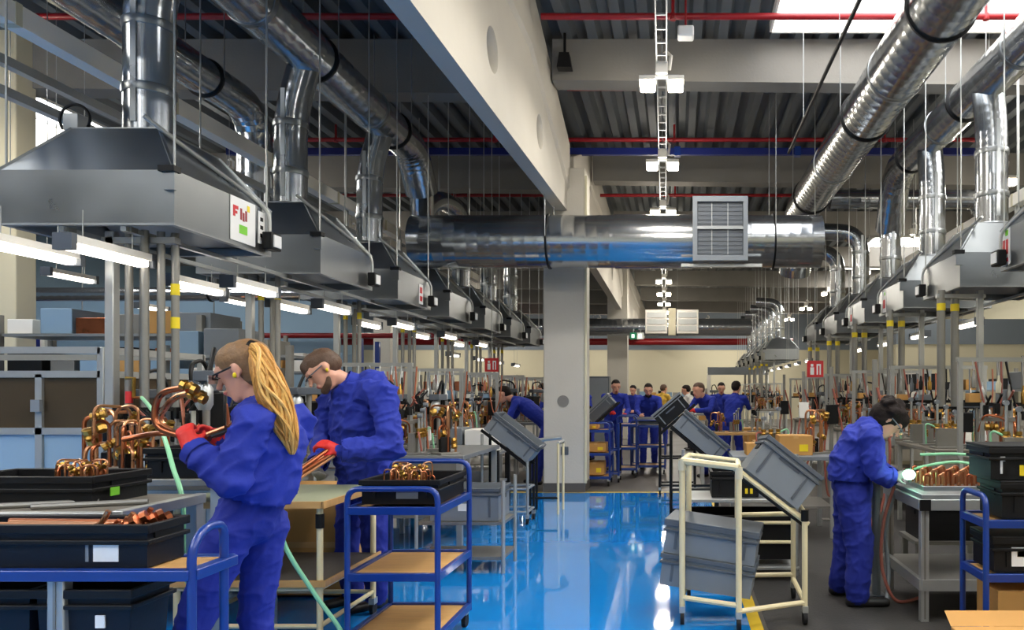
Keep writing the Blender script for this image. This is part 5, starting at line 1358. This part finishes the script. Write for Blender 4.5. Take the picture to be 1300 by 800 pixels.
gl = MB().tube([A(.0, -.09, .02), A(.09, -.083, .016), A(.122, -.03, .014), A(.122, .03, .014), A(.09, .083, .016), A(.0, .09, .02)], .004, 6).build('glasses_frame', 'grey_plastic_dark', t)
MB().bar(A(.127, -.06, .012), A(.127, .06, .012), .005, .035).build('lens', 'glass_clear', gl)
MB().ell(A(-.002, -.09, -.02), .009, .009, .013, 8, 6).build('ear_plug', 'yellow', t); MB().ell(A(-.002, .09, -.02), .009, .009, .013, 8, 6).build('ear_plug', 'yellow', t)
for i in range(4):
    a, b = W(366 + 3 * i, 606 + 4 * (i % 2), 4.45 + .02 * i), W(416 + 2 * i, 571 + 3 * i, 4.66 + .02 * (i % 2))
    put(MB().tube([a, a.lerp(b, .5), b + (b - a) * .05], .012, 9).build('copper_tube', 'copper_pale' if i % 2 else 'copper'), 'long bright copper tube held by the man over the green table', 'tube', 'copper tubes in the hands of the man')

# --- stooping welder
t = thing('person', 'stooping welder with curly dark brown hair in blue work suit at the aluminium bench', 'person', (1.2, 5.3, 0))
J = dict(head=W(1127, 534, 5.3), neck=W(1104, 541, 5.3), chest=W(1092, 565, 5.3), pelvis=W(1082, 618, 5.3),
         shR=W(1106, 553, 5.1), elR=W(1111, 598, 5.05), wrR=W(1132, 607, 5.1),
         shL=W(1104, 553, 5.5), elL=W(1112, 595, 5.5), wrL=W(1132, 606, 5.25),
         hipR=W(1083, 632, 5.2), knR=W(1092, 700, 5.15), anR=W(1088, 752, 5.15), toR=V((1.42, 5.15, .03)),
         hipL=W(1080, 630, 5.4), knL=W(1074, 697, 5.42), anL=W(1066, 742, 5.45), toL=V((1.34, 5.45, .03)), wb=V((-.03, 0, .02)))
J['anR'].z = .09; J['anL'].z = .09
pr = bodyprims(J, GW2, TAGS)
fw, up = V((.66, -.12, -.74)), V((.74, 0, .66))
A = headprims(J['head'], fw, up, pr, .98)
hand(J['wrR'], W(1142, 604, 5.1), (.2, .5, -.8), -1, 'glove2', pr, .95)
hand(J['wrL'], W(1142, 602, 5.25), (.2, -.5, -.8), 1, 'glove2', pr, .95)
remesh(pr, 'body', t, .009, MM, 2, .010, ('leg', 'torso'))
jacket(t, J, GW2, .05, grow=.026, voxel=.01, fold=.02)
hp = []; rn = random.Random(8)
for (a, c, r, ra) in [(-.04, .05, .095, 1.0), (.0, .06, .085, 1.02), (-.065, .0, .085, 1.05), (.045, .07, .062, 1.1), (-.05, -.05, .06, 1.2)]:
    hp.append((A(a, 0, c), A(a + .012, 0, c), r, r, 'h', fw.cross(up), ra))
for i in range(26):
    th, ph = rn.uniform(0, 6.28), rn.uniform(0, 1.5)
    p = A(-.02 + .1 * math.cos(th) * math.sin(ph) - .02, .095 * math.sin(th) * math.sin(ph), .04 + .1 * math.cos(ph))
    hp.append((p, p + V((.01, 0, .005)), .024, .022, 'h', None, 1))
remesh(hp, 'hair', t, .009, {'h': 'hair_dark'}, 2, .008, ('h',))
gl = MB().tube([A(.0, -.086, .02), A(.088, -.08, .016), A(.12, -.03, .014), A(.12, .03, .014), A(.088, .08, .016), A(.0, .086, .02)], .004, 6).build('glasses_frame', 'grey_plastic', t)
MB().bar(A(.124, -.06, .012), A(.124, .06, .012), .005, .035).build('lens', 'glass_clear', gl)

# --- background workers
def worker(label, x, y, face, s=1., lean=.12, reach=.35, hz=1.0, hair='hair_dark', shirt='cloth_bg', glove=None, step=.06, pants='cloth_bg', look=-.2, beard=False):
    """face: heading angle in the ground plane (direction the worker faces)"""
    t = thing('person', label, 'person', (x, y, 0), 'background workers')
    f = V((math.cos(face), math.sin(face), 0)); r = V((f.y, -f.x, 0)); o = V((x, y, 0)); z = V((0, 0, 1))
    P = lambda a, b, c: o + (f * a + r * b + z * c) * s
    hipf = -lean * .45
    J = dict(pelvis=P(hipf, 0, .94), chest=P(hipf + lean * .8, 0, 1.26 - lean * .12), neck=P(hipf + lean * 1.25, 0, 1.44 - lean * .3), head=P(hipf + lean * 1.6 + .02, 0, 1.585 - lean * .45))
    for q, sg in (('R', 1), ('L', -1)):
        J['sh' + q] = P(hipf + lean * 1.1, sg * .19, 1.385 - lean * .28)
        J['wr' + q] = P(hipf + lean + reach, sg * .13, hz + .02 * sg)
        m = (J['sh' + q] + J['wr' + q]) / 2; J['el' + q] = m + r * sg * .07 * s - z * .08 * s - f * .06 * s
        J['hip' + q] = P(hipf, sg * .09, .88); J['kn' + q] = P(hipf * .4 + sg * step + .02, sg * .1, .49); J['an' + q] = P(sg * step, sg * .11, .09); J['to' + q] = P(sg * step + .14, sg * .13, .03)
    pr = bodyprims(J, {k: v * s for k, v in GM.items()}, TAGS, s)
    fw = (f + z * look).normalized(); up = (z + f * .15)
    A = headprims(J['head'], fw, up, pr, s * 1.02, True, .0065)
    for q, sg in (('R', 1), ('L', -1)):
        w = J['wr' + q]; hand(w, w + f * .1 + z * .02, -z * .6 - r * sg, sg, 'glove', pr, s)
    remesh(pr, 'body', t, .012, dict(torso=shirt, arm=shirt, leg=pants, shoe='shoe', skin='skin', eye='eye', lip='lip', glove=glove or 'skin'), 2, .009, ('torso', 'arm', 'leg'))
    hp = [(A(a, 0, c), A(a + .012, 0, c), rr * 1.03, rr * 1.03, 'h', r, ra) for (a, c, rr, ra) in [(-.042, .045, .086, .95), (-.01, .06, .079, .98), (-.06, .01, .074, 1.0), (.03, .074, .048, 1.15)]]
    remesh(hp, 'hair', t, .016, {'h': hair}, 2)
    if beard:
        hp = [(A(.05, -.04, -.085), A(.085, 0, -.1), .03, .03, 'h', None, 1), (A(.05, .04, -.085), A(.085, 0, -.1), .03, .03, 'h', None, 1)]
        remesh(hp, 'beard', t, .014, {'h': hair}, 2)
    return t
PI = math.pi
worker('bent worker in blue half hidden behind the concrete column, facing left', -2.25, 12.0, PI, 1.02, .42, .35, .98, step=.05)
worker('second bent worker head just left of the concrete column', -2.3, 14.2, PI * .9, 1.0, .2, .3, 1.0, hair='hair_brown')
worker('worker in blue peeking out right of the concrete column', -1.98, 16.4, PI * 1.25, 1.0, .1, .3, 1.0)
worker('short haired worker in blue holding a red tool beside a blue trolley', -1.2, 14.3, -PI * .42, 1.03, .16, .35, 1.02, glove='glove_red')
worker('bearded worker in blue pushing a blue trolley towards the camera', -.55, 14.55, -PI / 2, 1.0, .2, .42, 1.0, beard=True)
worker('dark haired worker far behind the bearded one', -1.1, 19.5, -PI * .6, .98, .1, .3, 1.0)
worker('distant worker in a yellow shirt', -.45, 20.5, PI * .3, 1.0, .1, .3, 1.0, hair='hair_brown', shirt='shirt_yellow')
worker('distant worker in a white shirt', .34, 19.0, PI * .9, .98, .1, .3, 1.0, shirt='shirt_white', pants='shirt_black')
worker('worker in blue with red gloves leaning over the brown table, facing left', .6, 13.0, -PI * .75, 1.02, .28, .4, 1.15, hair='hair_brown', glove='glove_red')
worker('worker in blue with raised red glove at the table, facing away', 1.0, 13.6, PI * .35, 1.0, .12, .35, 1.15, glove='glove_red')
worker('dark haired worker between the pair at the brown table', .95, 16.5, -PI * .5, 1.0, .1, .3, 1.0)
worker('worker half hidden among the posts of the welder row', 4.05, 17.0, PI, 1.0, .1, .35, 1.2, hair='hair_brown')
